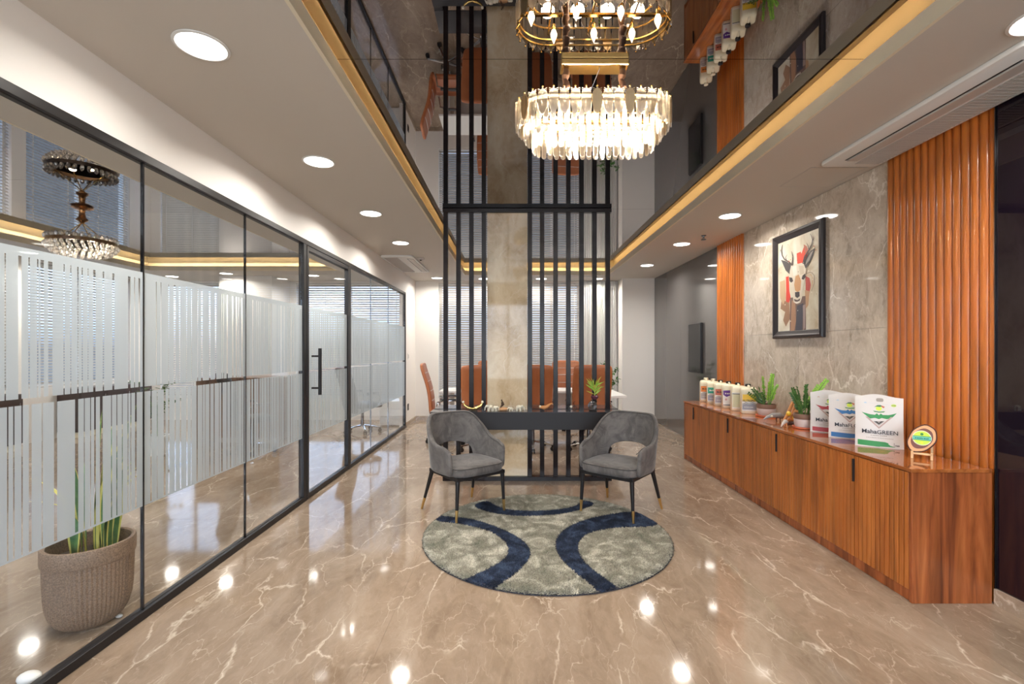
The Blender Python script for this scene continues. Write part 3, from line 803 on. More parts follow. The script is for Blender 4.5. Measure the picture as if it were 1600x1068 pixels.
# ================================================================ OFFICE CHAIRS AND TABLES
def office_chair(name, label, lm, group, h=1.2):
    t = thing(name, label, 'chair', group=group)
    zs = [.36, .42, .50, .60, .72, .85, .98, 1.08, 1.16, 1.20]; ysv = [.17, .185, .20, .205, .215, .24, .28, .315, .335, .335]
    wv = [.21, .235, .25, .255, .26, .265, .265, .262, .255, .235]; tv = [.02, .03, .035, .035, .033, .032, .032, .032, .03, .022]
    vs = []; fs = []; K = 14
    for z, y, w, th in zip(zs, ysv, wv, tv):
        pr = [(-w, 0), (-w*.97, -th*.8), (-w*.5, -th), (0, -th*1.05), (w*.5, -th), (w*.97, -th*.8), (w, 0), (w*.985, th*.8), (w*.7, th), (w*.3, th), (0, th), (-w*.3, th), (-w*.7, th), (-w*.985, th*.8)]
        vs += [(x, y+q, z*h/1.2) for x, q in pr]
    for i in range(len(zs)-1):
        for k in range(K): k2 = (k+1) % K; fs.append((i*K+k, i*K+k2, (i+1)*K+k2, (i+1)*K+k))
    fs += [tuple(range(K)), tuple((len(zs)-1)*K+k for k in reversed(range(K)))]
    b = MB().add(vs, fs).obj('backrest', lm, t, smooth=True, angle=PI); s = b.modifiers.new('s', 'SUBSURF'); s.levels = 1; s.render_levels = 2
    st = MB()
    for z in (.66, .80, .94, 1.06):
        i = max(j for j in range(len(zs)) if zs[j] <= z); f = (z-zs[i])/(zs[i+1]-zs[i]); y = ysv[i]+(ysv[i+1]-ysv[i])*f
        st.tube([(-.235, y-.026, z*h/1.2), (-.12, y-.0335, z*h/1.2), (.12, y-.0335, z*h/1.2), (.235, y-.026, z*h/1.2)], .0035, 6)
    st.obj('stitching', M['curtain'] if lm is M['tan_leather'] else M['piping'], b, smooth=True)
    MB().box(-.25, .25, -.27, .19, .42, .50).obj('seat', lm, t, bevel=.035, bseg=3, smooth=True, angle=PI)
    for sx in (-1, 1):
        a = MB(); a.tube([(sx*.25, .14, .45), (sx*.29, .12, .50), (sx*.29, .10, .64), (sx*.285, -.02, .665), (sx*.285, -.16, .66), (sx*.28, -.19, .60), (sx*.27, -.17, .47)], .013, 8)
        ar = a.obj('armrest', M['chrome'], t, smooth=True)
        MB().box(sx*.285-.028, sx*.285+.028, -.17, .06, .667, .69).obj('arm_pad', M['black_leather'], ar, bevel=.008, smooth=True)
    MB().tube([(0, -.02, .12), (0, -.02, .43)], [.03, .022], 14).obj('gas_column', M['steel_dark'], t, smooth=True)
    lg = MB(); lg.tube([(0, 0, .115), (.12, 0, .105), (.29, 0, .075)], [.026, .02, .014], 8, flatten=(1.2, .7))
    cm = MB(); 
    for s_ in (-.016, .016): cm.tube([(.29, s_-.009, .03), (.29, s_+.009, .03)], .03, 14)
    cm.box(.275, .305, -.006, .006, .03, .078)
    lme = lg.mesh('leg', M['chrome'], smooth=True); cme = cm.mesh('caster', M['black_gloss'], smooth=True)
    for k in range(5):
        l = link('leg', lme, t, (0, -.02, 0), (0, 0, .3+k*2*PI/5)); link('caster', cme, l)
    return t
oc = office_chair('executive_chair', 'tan leather executive chair seen side-on left of the screen', M['tan_leather'], 'tan executive chairs round the white table')
oc.location = (-1.0, 7.08, 0); oc.rotation_euler.z = PI/2+.08
for x, y, rz, lab in ((-.42, 6.52, PI, 'tan executive chair, back to camera, behind screen left of the marble column'),
                      (.28, 6.62, PI, 'tan executive chair, back to camera, behind screen just right of column'),
                      (1.06, 6.58, PI, 'tan executive chair, back to camera, behind the rightmost screen posts'),
                      (1.02, 8.40, .12, 'tan executive chair facing camera across the white table, beside right blind'),
                      (-.42, 8.40, -.1, 'tan executive chair facing camera across the white table, behind column')):
    c = copy_tree(oc); c.location = (x, y, 0); c.rotation_euler.z = rz; c['label'] = lab
tb = thing('meeting_table', 'white meeting table behind the divider screen with tan chairs around it', 'table', (0, 0, 0))
MB().box(-1.16, 1.62, 7.43, 8.10, .715, .745).obj('tabletop', M['white'], tb, bevel=.003)
MB().prism([(1.38, 6.62), (1.62, 6.72), (1.62, 7.429), (1.38, 7.429)], 'z', .715, .745).obj('table_wing', M['white'], tb, bevel=.002)
box('modesty_panel', M['white'], (-.9, 1.36, 7.72, 7.745, .25, .714), tb)
for x in (-1.05, 1.5): box('table_leg', M['white'], (x, x+.06, 7.50, 8.04, 0, .714), tb, bevel=.003)

# furniture of the glazed room
bc = office_chair('swivel_chair', 'black leather swivel chair with chrome star base behind the far glass panes', M['black_leather'], 'swivel chairs in the glazed room', 1.1)
bc.location = (-2.56, 8.0, 0); bc.rotation_euler.z = PI*.75
c = copy_tree(bc); c.location = (-3.55, 6.4, 0); c.rotation_euler.z = 2.4; c['label'] = 'black leather swivel chair behind the brown desk in the glazed room'
d = thing('brown_desk', 'tall brown wooden reception desk in the glazed room behind the frosted bands', 'desk', (-4.25, 7.55, 0))
MB().box(-.65, .65, -.30, .30, .93, .965).obj('desktop', M['brown_wood'], d, bevel=.003)
for x in (-.63, -.21, .21): MB().box(x, x+.41, -.26, -.24, .04, .929).obj('front_panel', M['brown_wood'], d, bevel=.002)
for x in (-.64, .60): box('side_panel', M['brown_wood'], (x, x+.04, -.239, .27, 0, .929), d)
d = thing('pedestal_drawers', 'low white pedestal of drawers beside the black swivel chair', 'drawers', (-2.22, 8.85, 0))
box('body', M['white'], (-.2, .2, -.25, .25, .02, .46), d, bevel=.004)
for z in (.04, .18, .32): box('drawer', M['white'], (-.19, .19, -.262, -.251, z, z+.125), d, bevel=.002)
places = [(1.2, 'nearest the camera'), (2.75, 'second from the camera'), (4.3, 'middle one'), (5.85, 'fourth from the camera')]
def low_unit(y, lab):
    t = thing('low_dark_cabinet', 'low dark brown cabinet under the left windows, '+lab, 'cabinet', (-7.0, y, 0), 0, 'low dark cabinets under the left windows')
    box('body', M['dark_wood'], (-.19, .17, -.74, .74, .09, .78), t, bevel=.003)
    for k in range(3):
        dd = box('cabinet_door', M['dark_wood'], (.171, .189, -.735+.49*k, -.25+.49*k, .1, .77), t, bevel=.002)
        MB().tube([(.2, -.30+.49*k, .5), (.2, -.30+.49*k, .66)], .006, 8).obj('handle', M['chrome'], dd, smooth=True)
    box('plinth', M['cream'], (-.17, .15, -.73, .73, 0, .09), t)
for y, l in places: low_unit(y, l)
low_unit(8.2, 'farthest, past the gap')

# ================================================================ CEILING UNITS
def cassette(name, label, x0, x1, y0, y1, slit_x0, slit_x1, gx0, gx1):
    t = thing(name, label, 'air conditioner', ((x0+x1)/2, (y0+y1)/2, ZC)); w = (x1-x0)/2; l = (y1-y0)/2; r = .05; cx = (x0+x1)/2
    pts = []
    for sx, sy, a0 in ((1, 1, 0), (-1, 1, PI/2), (-1, -1, PI), (1, -1, 1.5*PI)):
        for k in range(7): a = a0+k*PI/12; pts.append((sx*(w-r)+r*math.cos(a), sy*(l-r)+r*math.sin(a)))
    MB().prism(pts, 'z', -.030, -.0005).obj('body_panel', M['white'], t, bevel=.008, smooth=True)
    box('air_slot', M['black'], (slit_x0-cx, slit_x1-cx, -l+.13, l-.13, -.0315, -.0302), t)
    box('louver', M['offwhite'], (slit_x1-cx+.004, slit_x1-cx+.075, -l+.13, l-.13, -.038, -.0303), t, bevel=.002)
    gr = MB(); a, b = gx0-cx, gx1-cx; nx = int((b-a)/.012); ny = int((2*l-.14)/.03)
    for i in range(nx): gr.box(a+i*.012, a+i*.012+.006, -l+.07, l-.07, -.034, -.0302)
    for i in range(ny): gr.box(a, b, -l+.07+i*.03, -l+.074+i*.03, -.0345, -.0305)
    g_ = gr.obj('intake_grille', M['offwhite'], t, fixn=False); g_['kind'] = 'stuff'
    return t
cassette('ceiling_air_conditioner', 'large white ceiling air conditioner above the right wall slat panel', 2.225, 2.635, 2.03, 3.44, 2.325, 2.337, 2.44, 2.61)
cassette('ceiling_air_conditioner', 'small white ceiling air conditioner at far end of the left soffit', -1.90, -1.43, 6.77, 8.15, -1.545, -1.53, -1.86, -1.66)
t = thing('access_hatch', 'square flush access hatch outlined in right soffit beyond the air conditioner', 'hatch', (2.44, 3.72, ZC))
box('hatch_panel', M['ceiling'], (-.215, .19, -.20, .20, -.002, -.0003), t)
ho = MB()
for b in ((-.222, -.217, -.207, .207), (.192, .197, -.207, .207), (-.222, .197, -.207, -.202), (-.222, .197, .202, .207)): ho.box(*b, -.0022, -.0003)
ho.obj('hatch_trim', M['offwhite'], t)
t = thing('sprinkler_head', 'small metal sprinkler head under the right soffit', 'sprinkler', (2.27, 5.62, ZC))
MB().lathe([(.03, -.0005), (.03, -.004), (.01, -.006), (.008, -.03), (.004, -.034)], 16).obj('body', M['steel_dark'], t, smooth=True)
MB().lathe([(.006, -.045), (.03, -.047), (.03, -.050), (.0, -.050)], 16).obj('deflector', M['steel_dark'], t)
MB().tube([(-.01, 0, -.03), (-.014, 0, -.04), (-.006, 0, -.047)], .0025, 6).tube([(.01, 0, -.03), (.014, 0, -.04), (.006, 0, -.047)], .0025, 6).obj('arms', M['steel_dark'], t)
t = thing('ceiling_sensor', 'little grey sensor box beside the left ceiling air conditioner', 'sensor', (-1.36, 7.0, ZC))
MB().box(-.05, .05, -.04, .04, -.03, -.0005).obj('body', M['offwhite'], t, bevel=.008, smooth=True)
MB().ball((0, 0, -.03), (.018, .018, .012), 12, 6).obj('lens', M['black_gloss'], t, smooth=True)
for z, m_, lab in ((.34, 'black', 'black wall socket low on the white wall beyond the glass'), (1.27, 'white', 'white switch plate on the wall beyond the glass')):
    t = thing('wall_socket' if m_ == 'black' else 'light_switch', lab, 'socket' if m_ == 'black' else 'switch', (XG, 8.72, z))
    box('plate', M[m_], (0.0005, .01, -.045, .045, -.06, .06), t, bevel=.003)
    box('rocker', M['black_gloss'] if m_ == 'black' else M['offwhite'], (.0102, .014, -.025, .025, -.035, .035), t, bevel=.001)
t = thing('wall_display', 'slim black upright display panel fixed to the grey glass wall', 'screen', (2.70, 6.94, 1.42))
box('casing', M['black'], (-.035, -.001, -.235, .235, -.36, .36), t, bevel=.004)
box('panel', M['tv'], (-.037, -.0352, -.225, .225, -.35, .35), t)

# ================================================================ CHANDELIERS
def track(half, rad, n):
    """n evenly spaced points and outward normals round a racetrack of straight half-length and end radius"""
    Lp = 4*half+2*PI*rad; out = []
    for k in range(n):
        s = Lp*k/n
        if s < 2*half: out.append((-half+s, -rad, 0, -1))
        elif s < 2*half+PI*rad: a = -PI/2+(s-2*half)/rad; out.append((half+rad*math.cos(a), rad*math.sin(a), math.cos(a), math.sin(a)))
        elif s < 4*half+PI*rad: out.append((half-(s-2*half-PI*rad), rad, 0, 1))
        else: a = PI/2+(s-4*half-PI*rad)/rad; out.append((-half+rad*math.cos(a), rad*math.sin(a), math.cos(a), math.sin(a)))
    return out
CH = thing('oval_chandelier', 'large oval crystal chandelier with leaf panels hanging from a gold ceiling plate', 'chandelier', (.428, 2.53, 0))
box('ceiling_plate', M['gold'], (-.175, .175, -.085, .01, ZM-.032, ZM-.001), CH, bevel=.004)
for x in (-.148, .148):
    sl = MB(); pts = [(x+.004*math.sin(i*1.7), -.04+.004*math.cos(i*2.1), ZM-.03-.30*i/16) for i in range(17)]
    sl.tube(pts, [.017+.0035*((i*7) % 3-1) for i in range(17)], 12); sl.obj('fabric_sleeve', M['rug_rope'], CH, smooth=True)
MB().tube([(.03, -.05, ZM-.03), (-.06, 0, 2.66)], .0018, 6).obj('supply_cable', M['steel_dark'], CH)
H0, R0 = .225, .185
rg = MB()
for (hh, rr_, z) in ((H0, R0-.006, 2.668), (H0, R0-.012, 2.640), (H0, R0-.05, 2.60), (H0-.01, R0-.08, 2.556)):
    rg.tube([(x, y, z) for x, y, a, b in track(hh, rr_, 72)], .005, 6, closed=True)
rg.obj('gold_ring', M['gold'], CH, smooth=True)
ar = MB()
for x in (-.225, 0, .225): ar.tube([(x, -.175, 2.613), (x, .175, 2.613)], .006, 8)
ar.box(-.40, .40, -.010, .010, 2.615, 2.627); ar.box(-.16, -.136, -.05, .01, 2.60, 2.64); ar.box(.136, .16, -.05, .01, 2.60, 2.64)
ar.obj('gold_frame', M['gold'], CH)
lw_, lh = .0255, .135
def leaf_mesh(m, hatch):
    pts = [(0, -.112), (.010, -.104), (.019, -.085), (.0245, -.055), (.0255, -.03), (.0235, -.008), (.014, .006), (.004, .013), (.0025, .021), (-.0025, .021), (-.004, .013), (-.014, .006), (-.0235, -.008), (-.0255, -.03), (-.0245, -.055), (-.019, -.085), (-.010, -.104)]
    mb = MB().prism(pts, 'y', -.0025, .0025)
    if hatch:
        mb.box(-.0012, .0012, -.0045, -.0022, -.11, .018)
        for k in range(13):
            z = -.1+.0085*k; w = .023*min(1, .35+.9*math.sin(PI*min(1, (z+.115)/.125)*.8))
            for s_ in (-1, 1): mb.add([(0, -.0042, z), (0, -.0042, z+.0028), (s_*w, -.0042, z+.0128), (s_*w, -.0042, z+.0098)], [(0, 1, 2, 3)])
    return mb.mesh('leaf_panel', m, fixn=False)
LM = [leaf_mesh(M['leaf_crystal'], True), leaf_mesh(mat('gold_mesh', (.50, .36, .20), .35, .7), True)]
hookm = MB().ball((0, 0, .026), .005, 8, 6).tube([(0, 0, .026), (0, .018, .0)], .002, 6).mesh('hook', M['gold'], smooth=True)
for k, (x, y, a, b) in enumerate(track(H0, R0, 38)):
    gold = k in (4, 7, 12, 15, 21, 26, 31, 35)
    o = link('leaf_panel', LM[1 if gold else 0], CH, (x, y, 2.682), (0.06*0, 0, math.atan2(a, -b)))
    if gold: o['label'] = 'gold mesh leaf panel'
    link('hook', hookm, o)
def rod_mesh(w, h):
    pts = [(-w, 0), (-w, -h+w)]+[(-w*math.cos(a), -h+w-w*math.sin(a)) for a in (PI/6, PI/3, PI/2, 2*PI/3, 5*PI/6)]+[(w, -h+w), (w, 0)]
    return MB().prism(pts, 'y', -.004, .004).mesh('crystal_rod', M['crystal'], bevel=.002, bseg=1)
for half, rad, n, z, h_ in ((H0, R0-.012, 56, 2.640, .085), (H0, R0-.05, 48, 2.600, .095), (H0-.01, R0-.08, 42, 2.555, .10), (H0-.05, R0-.12, 30, 2.55, .095)):
    rm = rod_mesh(.0135, h_)
    for x, y, a, b in track(half, rad, n): link('crystal_rod', rm, CH, (x, y, z), (0, 0, math.atan2(a, -b)))
bm_ = MB().lathe([(.0, .075), (.006, .06), (.016, .035), (.018, .02), (.011, .0)], 12).mesh('bulb', M['bulb'], smooth=True)
bh = MB().lathe([(.012, 0), (.012, -.03), (.008, -.035)], 12).mesh('bulb_holder', M['gold'], smooth=True)
for x, y in ((-.33, -.05), (-.2, .09), (-.1, -.09), (.02, .08), (.13, -.09), (.23, .08), (.34, -.03)):
    b_ = link('bulb', bm_, CH, (x, y, 2.645)); link('bulb_holder', bh, b_)
for x in (-.24, -.08, .08, .24):
    point('chandelier_lamp', (x, 0, 2.60), 16, (1, .80, .56), .035, CH)
    point('chandelier_lamp', (x, 0, 2.51), 14, (1, .82, .60), .03, CH)

C2 = thing('round_chandelier', 'round bead chandelier on a turned stem in the glazed room', 'chandelier', (-4.55, 5.0, 0))
MB().lathe([(.0, ZM-.001), (.085, ZM-.001), (.095, ZM-.012), (.06, ZM-.03), (.03, ZM-.035), (.024, ZM-.05), (.03, ZM-.11), (.05, ZM-.13), (.052, ZM-.145), (.03, ZM-.155), (.018, ZM-.17), (.0, ZM-.175)], 24).obj('stem', mat('amber_bronze', (.45, .22, .09), .25, .8), C2, smooth=True)
ZR = 2.525
am = MB()
for k in range(4):
    a = k*PI/2+.3; am.tube([(0, 0, ZM-.165), (.06*math.cos(a), .06*math.sin(a), ZM-.22), (.20*math.cos(a), .20*math.sin(a), ZR+.03), (.27*math.cos(a), .27*math.sin(a), ZR)], .005, 8)
am.obj('arms', M['gold'], C2, smooth=True)
MB().lathe([(.272, ZR-.018), (.285, ZR-.018), (.285, ZR+.018), (.272, ZR+.018), (.272, ZR-.018)], 64).obj('ring_band', M['bronze'], C2, smooth=True)
bd = MB().lathe([(0, -.03), (.012, -.024), (.019, -.008), (.016, .006), (.006, .018), (0, .022)], 8).mesh('crystal_bead', M['bead'])
for rr_, z, n in ((.285, .045, 34), (.292, -.035, 34), (.27, -.065, 32), (.24, -.095, 30), (.20, -.115, 24), (.14, -.125, 16), (.24, .05, 26), (.08, -.13, 8)):
    for k in range(n):
        a = 2*PI*(k+.5*(n % 4 > 1))/n; link('crystal_bead', bd, C2, (rr_*math.cos(a), rr_*math.sin(a), ZR+z), (0, 0, a))
for x in (-.1, .1): point('chandelier_lamp', (x, 0, ZR-.03), 14, (1, .80, .55), .03, C2)

# ================================================================ DEER PICTURE
pc = thing('framed_picture', 'tall black-framed deer painting with red splashes on the grey marble wall', 'picture', (2.688, 4.45, 1.505), -PI/2)
WP, HP = .78, 1.03; fw = .075
def moulding():
    mb = MB()
    prof = [(0, 0), (0, -.022), (.008, -.034), (.028, -.038), (.04, -.028), (.055, -.022), (.068, -.018), (.075, -.012), (.075, 0)]
    cor = [(-WP/2, 0, 1, 1), (WP/2, 0, -1, 1), (WP/2, HP, -1, -1), (-WP/2, HP, 1, -1)]
    vs = []; n = len(prof)
    for cx, cz, sx, sz in cor: vs += [(cx+sx*u, d_, cz+sz*u) for u, d_ in prof]
    fs = []
    for c_ in range(4):
        c2 = (c_+1) % 4
        for k in range(n): k2 = (k+1) % n; fs.append((c_*n+k, c_*n+k2, c2*n+k2, c2*n+k))
    return mb.add(vs, fs)
moulding().obj('frame', M['frame_wood'], pc)
cvm = mat('canvas', (.6, .55, .45), .35)
nn = noise(cvm, coords(cvm), 3.2, 4, .6, .8)
lk(cvm, ramp(cvm, nn.outputs['Fac'], [(.30, (.44, .35, .23)), (.48, (.60, .54, .42)), (.66, (.70, .67, .58))]), P(cvm).inputs['Base Color'])
canvas = box('canvas', cvm, (-WP/2+fw-.002, WP/2-fw+.002, -.012, -.002, fw-.002, HP-fw+.002), pc)
def art(px, py):
    u = (px-92)/308; top = 235-115*u; bot = 985-13*u; v = (py-top)/(bot-top)
    Y = 1/((1-u)/4.80+u/4.10); ut = (4.80-Y)/.70
    return (-WP/2+fw+ut*(WP-2*fw), fw+(1-v)*(HP-2*fw))
layer = [0]
def paint(pts, c, name='painted_shape'):
    layer[0] += 1; y = -.0122-.00022*layer[0]
    q = [art(*p) for p in pts]
    o = MB().prism(q, 'y', y, y+.0002).obj(name, flat(c, .4, 'paint'), canvas)
    return o
paint([(150, 520), (172, 516), (176, 640), (186, 700), (172, 745), (150, 735), (152, 640)], (.60, .05, .03))
paint([(232, 325), (262, 312), (268, 330), (290, 262), (305, 300), (318, 285), (312, 360), (285, 405), (236, 415)], (.62, .06, .03))
paint([(284, 250), (310, 270), (322, 330), (300, 345)], (.42, .12, .08))
paint([(300, 520), (330, 540), (340, 600), (325, 690), (300, 680)], (.42, .07, .06))
paint([(120, 700), (150, 730), (175, 745), (182, 880), (150, 945), (130, 890), (145, 820), (110, 790)], (.30, .17, .10))
paint([(105, 560), (145, 545), (150, 700), (130, 760), (108, 700)], (.52, .36, .22))
paint([(295, 640), (330, 650), (322, 770), (300, 800)], (.46, .28, .16))
paint([(182, 700), (300, 690), (303, 985), (180, 985)], (.16, .10, .085))
paint([(196, 720), (222, 740), (228, 900), (214, 985), (186, 985)], (.36, .20, .12))
paint([(236, 770), (284, 750), (275, 985), (224, 985)], (.05, .05, .07))
paint([(280, 770), (300, 760), (296, 960), (284, 985)], (.34, .26, .24))
# ears, face
paint([(115, 372), (150, 385), (188, 415), (192, 470), (180, 500), (150, 465)], (.055, .05, .05))
paint([(372, 290), (345, 305), (305, 360), (288, 410), (296, 465), (335, 410), (360, 350)], (.055, .05, .05))
paint([(362, 305), (340, 325), (308, 390), (300, 430), (330, 390)], (.30, .26, .23))
paint([(192, 425), (240, 412), (290, 420), (306, 470), (300, 540), (282, 620), (275, 700), (262, 745), (235, 755), (210, 740), (205, 690), (195, 620), (178, 540), (182, 470)], (.62, .56, .46))
paint([(225, 520), (250, 505), (268, 560), (262, 640), (240, 655), (222, 640), (215, 590)], (.50, .27, .13))
paint([(200, 440), (232, 425), (238, 500), (210, 520)], (.70, .66, .58))
paint([(250, 430), (285, 435), (290, 500), (262, 510)], (.52, .45, .35))
paint([(178, 525), (200, 530), (208, 560), (192, 572), (180, 556)], (.04, .03, .03))
paint([(300, 500), (280, 515), (272, 545), (288, 552), (302, 530)], (.04, .03, .03))
paint([(222, 655), (256, 652), (258, 690), (240, 705), (224, 692)], (.04, .035, .04))
paint([(214, 712), (240, 722), (264, 708), (258, 728), (238, 738), (220, 732)], (.10, .07, .06))
paint([(222, 738), (255, 735), (250, 748), (228, 752)], (.75, .70, .62))
def stroke(pts, w0, w1, c):
    n = len(pts); A = []; B = []
    for i, p in enumerate(pts):
        q0 = pts[max(i-1, 0)]; q1 = pts[min(i+1, n-1)]; dx, dy = q1[0]-q0[0], q1[1]-q0[1]; l = math.hypot(dx, dy) or 1; w = w0+(w1-w0)*i/(n-1)
        A.append((p[0]-dy/l*w, p[1]+dx/l*w)); B.append((p[0]+dy/l*w, p[1]-dx/l*w))
    paint(A+B[::-1], c)
dk = (.07, .05, .05)
stroke([(200, 425), (178, 395), (145, 372), (125, 335), (118, 290), (128, 245)], 6, 2, dk)
stroke([(198, 420), (205, 380), (204, 340), (196, 305)], 5, 1.5, dk)
stroke([(158, 380), (150, 355), (165, 330)], 3, 1, dk); stroke([(122, 320), (118, 300), (110, 285)], 2.5, 1, dk)
stroke([(285, 415), (300, 350), (330, 300), (352, 255), (358, 215), (342, 165)], 6, 2, dk)
stroke([(356, 225), (368, 205), (366, 190)], 3, 1, dk); stroke([(330, 300), (322, 262), (312, 240)], 3, 1, dk)
stroke([(310, 500), (350, 490), (372, 520), (374, 580), (350, 650)], 2, 1.2, (.16, .10, .07))
stroke([(316, 515), (345, 510), (360, 545), (356, 600), (340, 640)], 1.6, 1, (.55, .30, .12))
rs2 = random.Random(2)
for k in range(26):
    x, y = rs2.uniform(105, 390), rs2.uniform(230, 930); s_ = rs2.uniform(1.5, 5)
    paint([(x-s_, y), (x, y-s_*1.4), (x+s_, y), (x, y+s_*1.6)], rs2.choice([(.5, .06, .04), (.12, .08, .07), (.45, .30, .18), (.72, .68, .6)]))

# ================================================================ PLANTS
def zz_plant(name, label, cat, loc, rz, stems, pot, group=None, leafm=('leaf_dark', 'leaf_bright')):
    t = thing(name, label, cat, loc, rz, group)
    return t
def leaflet(mb, base, d, n, L_, w, mi=0):
    d = d.normalized(); s = d.cross(n).normalized(); u = s.cross(d).normalized()
    p = [base, base+d*L_*.35+s*w+u*w*.2, base+d*L_*.7+s*w*.8+u*w*.1, base+d*L_-u*w*.4, base+d*L_*.7-s*w*.8+u*w*.1, base+d*L_*.35-s*w+u*w*.2]
    mb.add(p, [(0, 1, 2, 3), (0, 3, 4, 5)], mi)
def zz_pot(label, loc, spec, seed, r=.08, group='zz plants in whitewashed pots'):
    t = thing('potted_plant', label, 'plant', loc, 0, group); R = random.Random(seed)
    MB().lathe([(0, .0), (r*1.02, .0), (r*1.12, .004), (r*1.14, .016), (r*1.05, .016), (r*.98, .008), (0, .008)], 28).obj('saucer', M['terracotta'], t, smooth=True)
    MB().lathe([(0, .0085), (r*.80, .0085), (r*.92, .03), (r*.98, .07), (r*.95, .078), (0, .078)], 28).obj('pot', M['pot_white'], t, smooth=True)
    MB().lathe([(r*.93, .078), (r*1.0, .084), (r*1.02, .112), (r*.97, .122), (r*.88, .122), (r*.86, .10), (0, .10)], 28).obj('pot_rim', M['pot_rim'], t, smooth=True)
    MB().lathe([(0, .112), (r*.6, .111), (r*.87, .106)], 16).obj('soil', M['soil'], t, fixn=False)
    st = MB(); fo = MB()
    for (ang, lean, h, bright) in spec:
        b = Vector((r*.4*math.cos(ang), r*.4*math.sin(ang), .108)); tip = b+Vector((lean*math.cos(ang), lean*math.sin(ang), h)); mid = (b+tip)/2+Vector((-math.cos(ang)*lean*.18, -math.sin(ang)*lean*.18, h*.06))
        pts = []
        for i in range(11):
            q = i/10; pts.append(b*(1-q)**2+mid*2*q*(1-q)+tip*q*q)
        st.tube(pts, [.0055-.0035*i/10 for i in range(11)], 6)
        n = int(h/.0125)
        for i in range(n):
            q = .22+.78*i/(n-1); p = b*(1-q)**2+mid*2*q*(1-q)+tip*q*q; tan = ((mid-b)*2*(1-q)+(tip-mid)*2*q).normalized()
            for sgn in (-1, 1):
                side = tan.cross(Vector((math.cos(ang+.6), math.sin(ang+.6), .25))).normalized()*sgn
                d_ = (side*.95+tan*.5+Vector((R.uniform(-.2, .2), R.uniform(-.2, .2), R.uniform(-.1, .2))))
                leaflet(fo, p, d_, tan.cross(side), R.uniform(.034, .044)*(1.1-.5*q), R.uniform(.0065, .009), 1 if bright else 0)
    o = st.obj('stems', M['stem'], t, smooth=True); o['kind'] = 'stuff'
    o = fo.obj('foliage', [M['leaf_dark'], M['leaf_bright']], t, fixn=False); o['kind'] = 'stuff'
    return t
zz_pot('bright green zz plant in whitewashed pot beside the nearest cream jerrycan', (2.50, 4.66, CZ+.0005),
       [(PI*1.02, .10, .16, 0), (PI*1.15, .05, .12, 0), (.1, .03, .30, 1), (PI*.5, .03, .27, 1), (-.5, .06, .20, 1), (PI*1.5, .02, .22, 1), (PI*.9, .12, .11, 0), (2.2, .04, .17, 0)], 4, .085)
zz_pot('zz plant in whitewashed pot touching the red-banded white bag', (2.44, 3.96, CZ+.0005),
       [(.1, .17, .29, 1), (.3, .13, .24, 1), (PI*1.1, .10, .19, 0), (PI*.9, .05, .22, 0), (PI*1.4, .03, .25, 0), (-.3, .05, .18, 0), (1.6, .06, .22, 0), (PI*1.25, .14, .14, 0)], 9, .078)

def big_plant(name, label, loc, h, seed, sp, pot_r=.14, leafk='leaf_dark', n=9):
    t = thing(name, label, 'plant', loc); R = random.Random(seed)
    MB().lathe([(0, 0), (pot_r*.75, 0), (pot_r, .22), (pot_r*1.05, .23), (pot_r*1.05, .26), (pot_r*.95, .26), (pot_r*.93, .22), (0, .22)], 24).obj('pot', M['white'], t, smooth=True)
    MB().lathe([(0, .235), (pot_r*.92, .225)], 16).obj('soil', M['soil'], t, fixn=False)
    st = MB(); fo = MB()
    for k in range(n):
        a = 2*PI*k/n+R.uniform(-.3, .3); b = Vector((.02*math.cos(a), .02*math.sin(a), .22)); hh = h*R.uniform(.62, 1)-.22
        tip = Vector((sp*math.cos(a)*R.uniform(.5, 1), sp*math.sin(a)*R.uniform(.5, 1), hh)); mid = Vector((0, 0, hh*.75+.22))
        pts = [b*(1-q)**2+mid*2*q*(1-q)+tip*q*q for q in [i/10 for i in range(11)]]; st.tube(pts, [.006-.004*i/10 for i in range(11)], 6)
        for i in range(16):
            q = .45+.55*i/15; p = b*(1-q)**2+mid*2*q*(1-q)+tip*q*q
            d_ = Vector((R.uniform(-1, 1), R.uniform(-1, 1), R.uniform(-.5, .5))); leaflet(fo, p, d_, Vector((.1, .1, 1)), R.uniform(.06, .10), R.uniform(.018, .028))
    o = st.obj('stems', M['stem'], t, smooth=True); o['kind'] = 'stuff'; o = fo.obj('foliage', M[leafk], t, fixn=False); o['kind'] = 'stuff'
    return t
big_plant('tall_potted_plant', 'tall leafy green plant in a white pot in front of the white curtain', (1.78, 8.85, 0), 1.52, 3, .26)
big_plant('tall_potted_plant', 'dark green leafy plant behind frosted glass in the room on the left', (-4.75, 6.3, 0), 1.20, 8, .35)
p = big_plant('table_plant', 'small yellow-green plant in a pot standing on the white meeting table', (.37, 7.7, .746), .5, 5, .12, .06, 'leaf_yellow', 7)

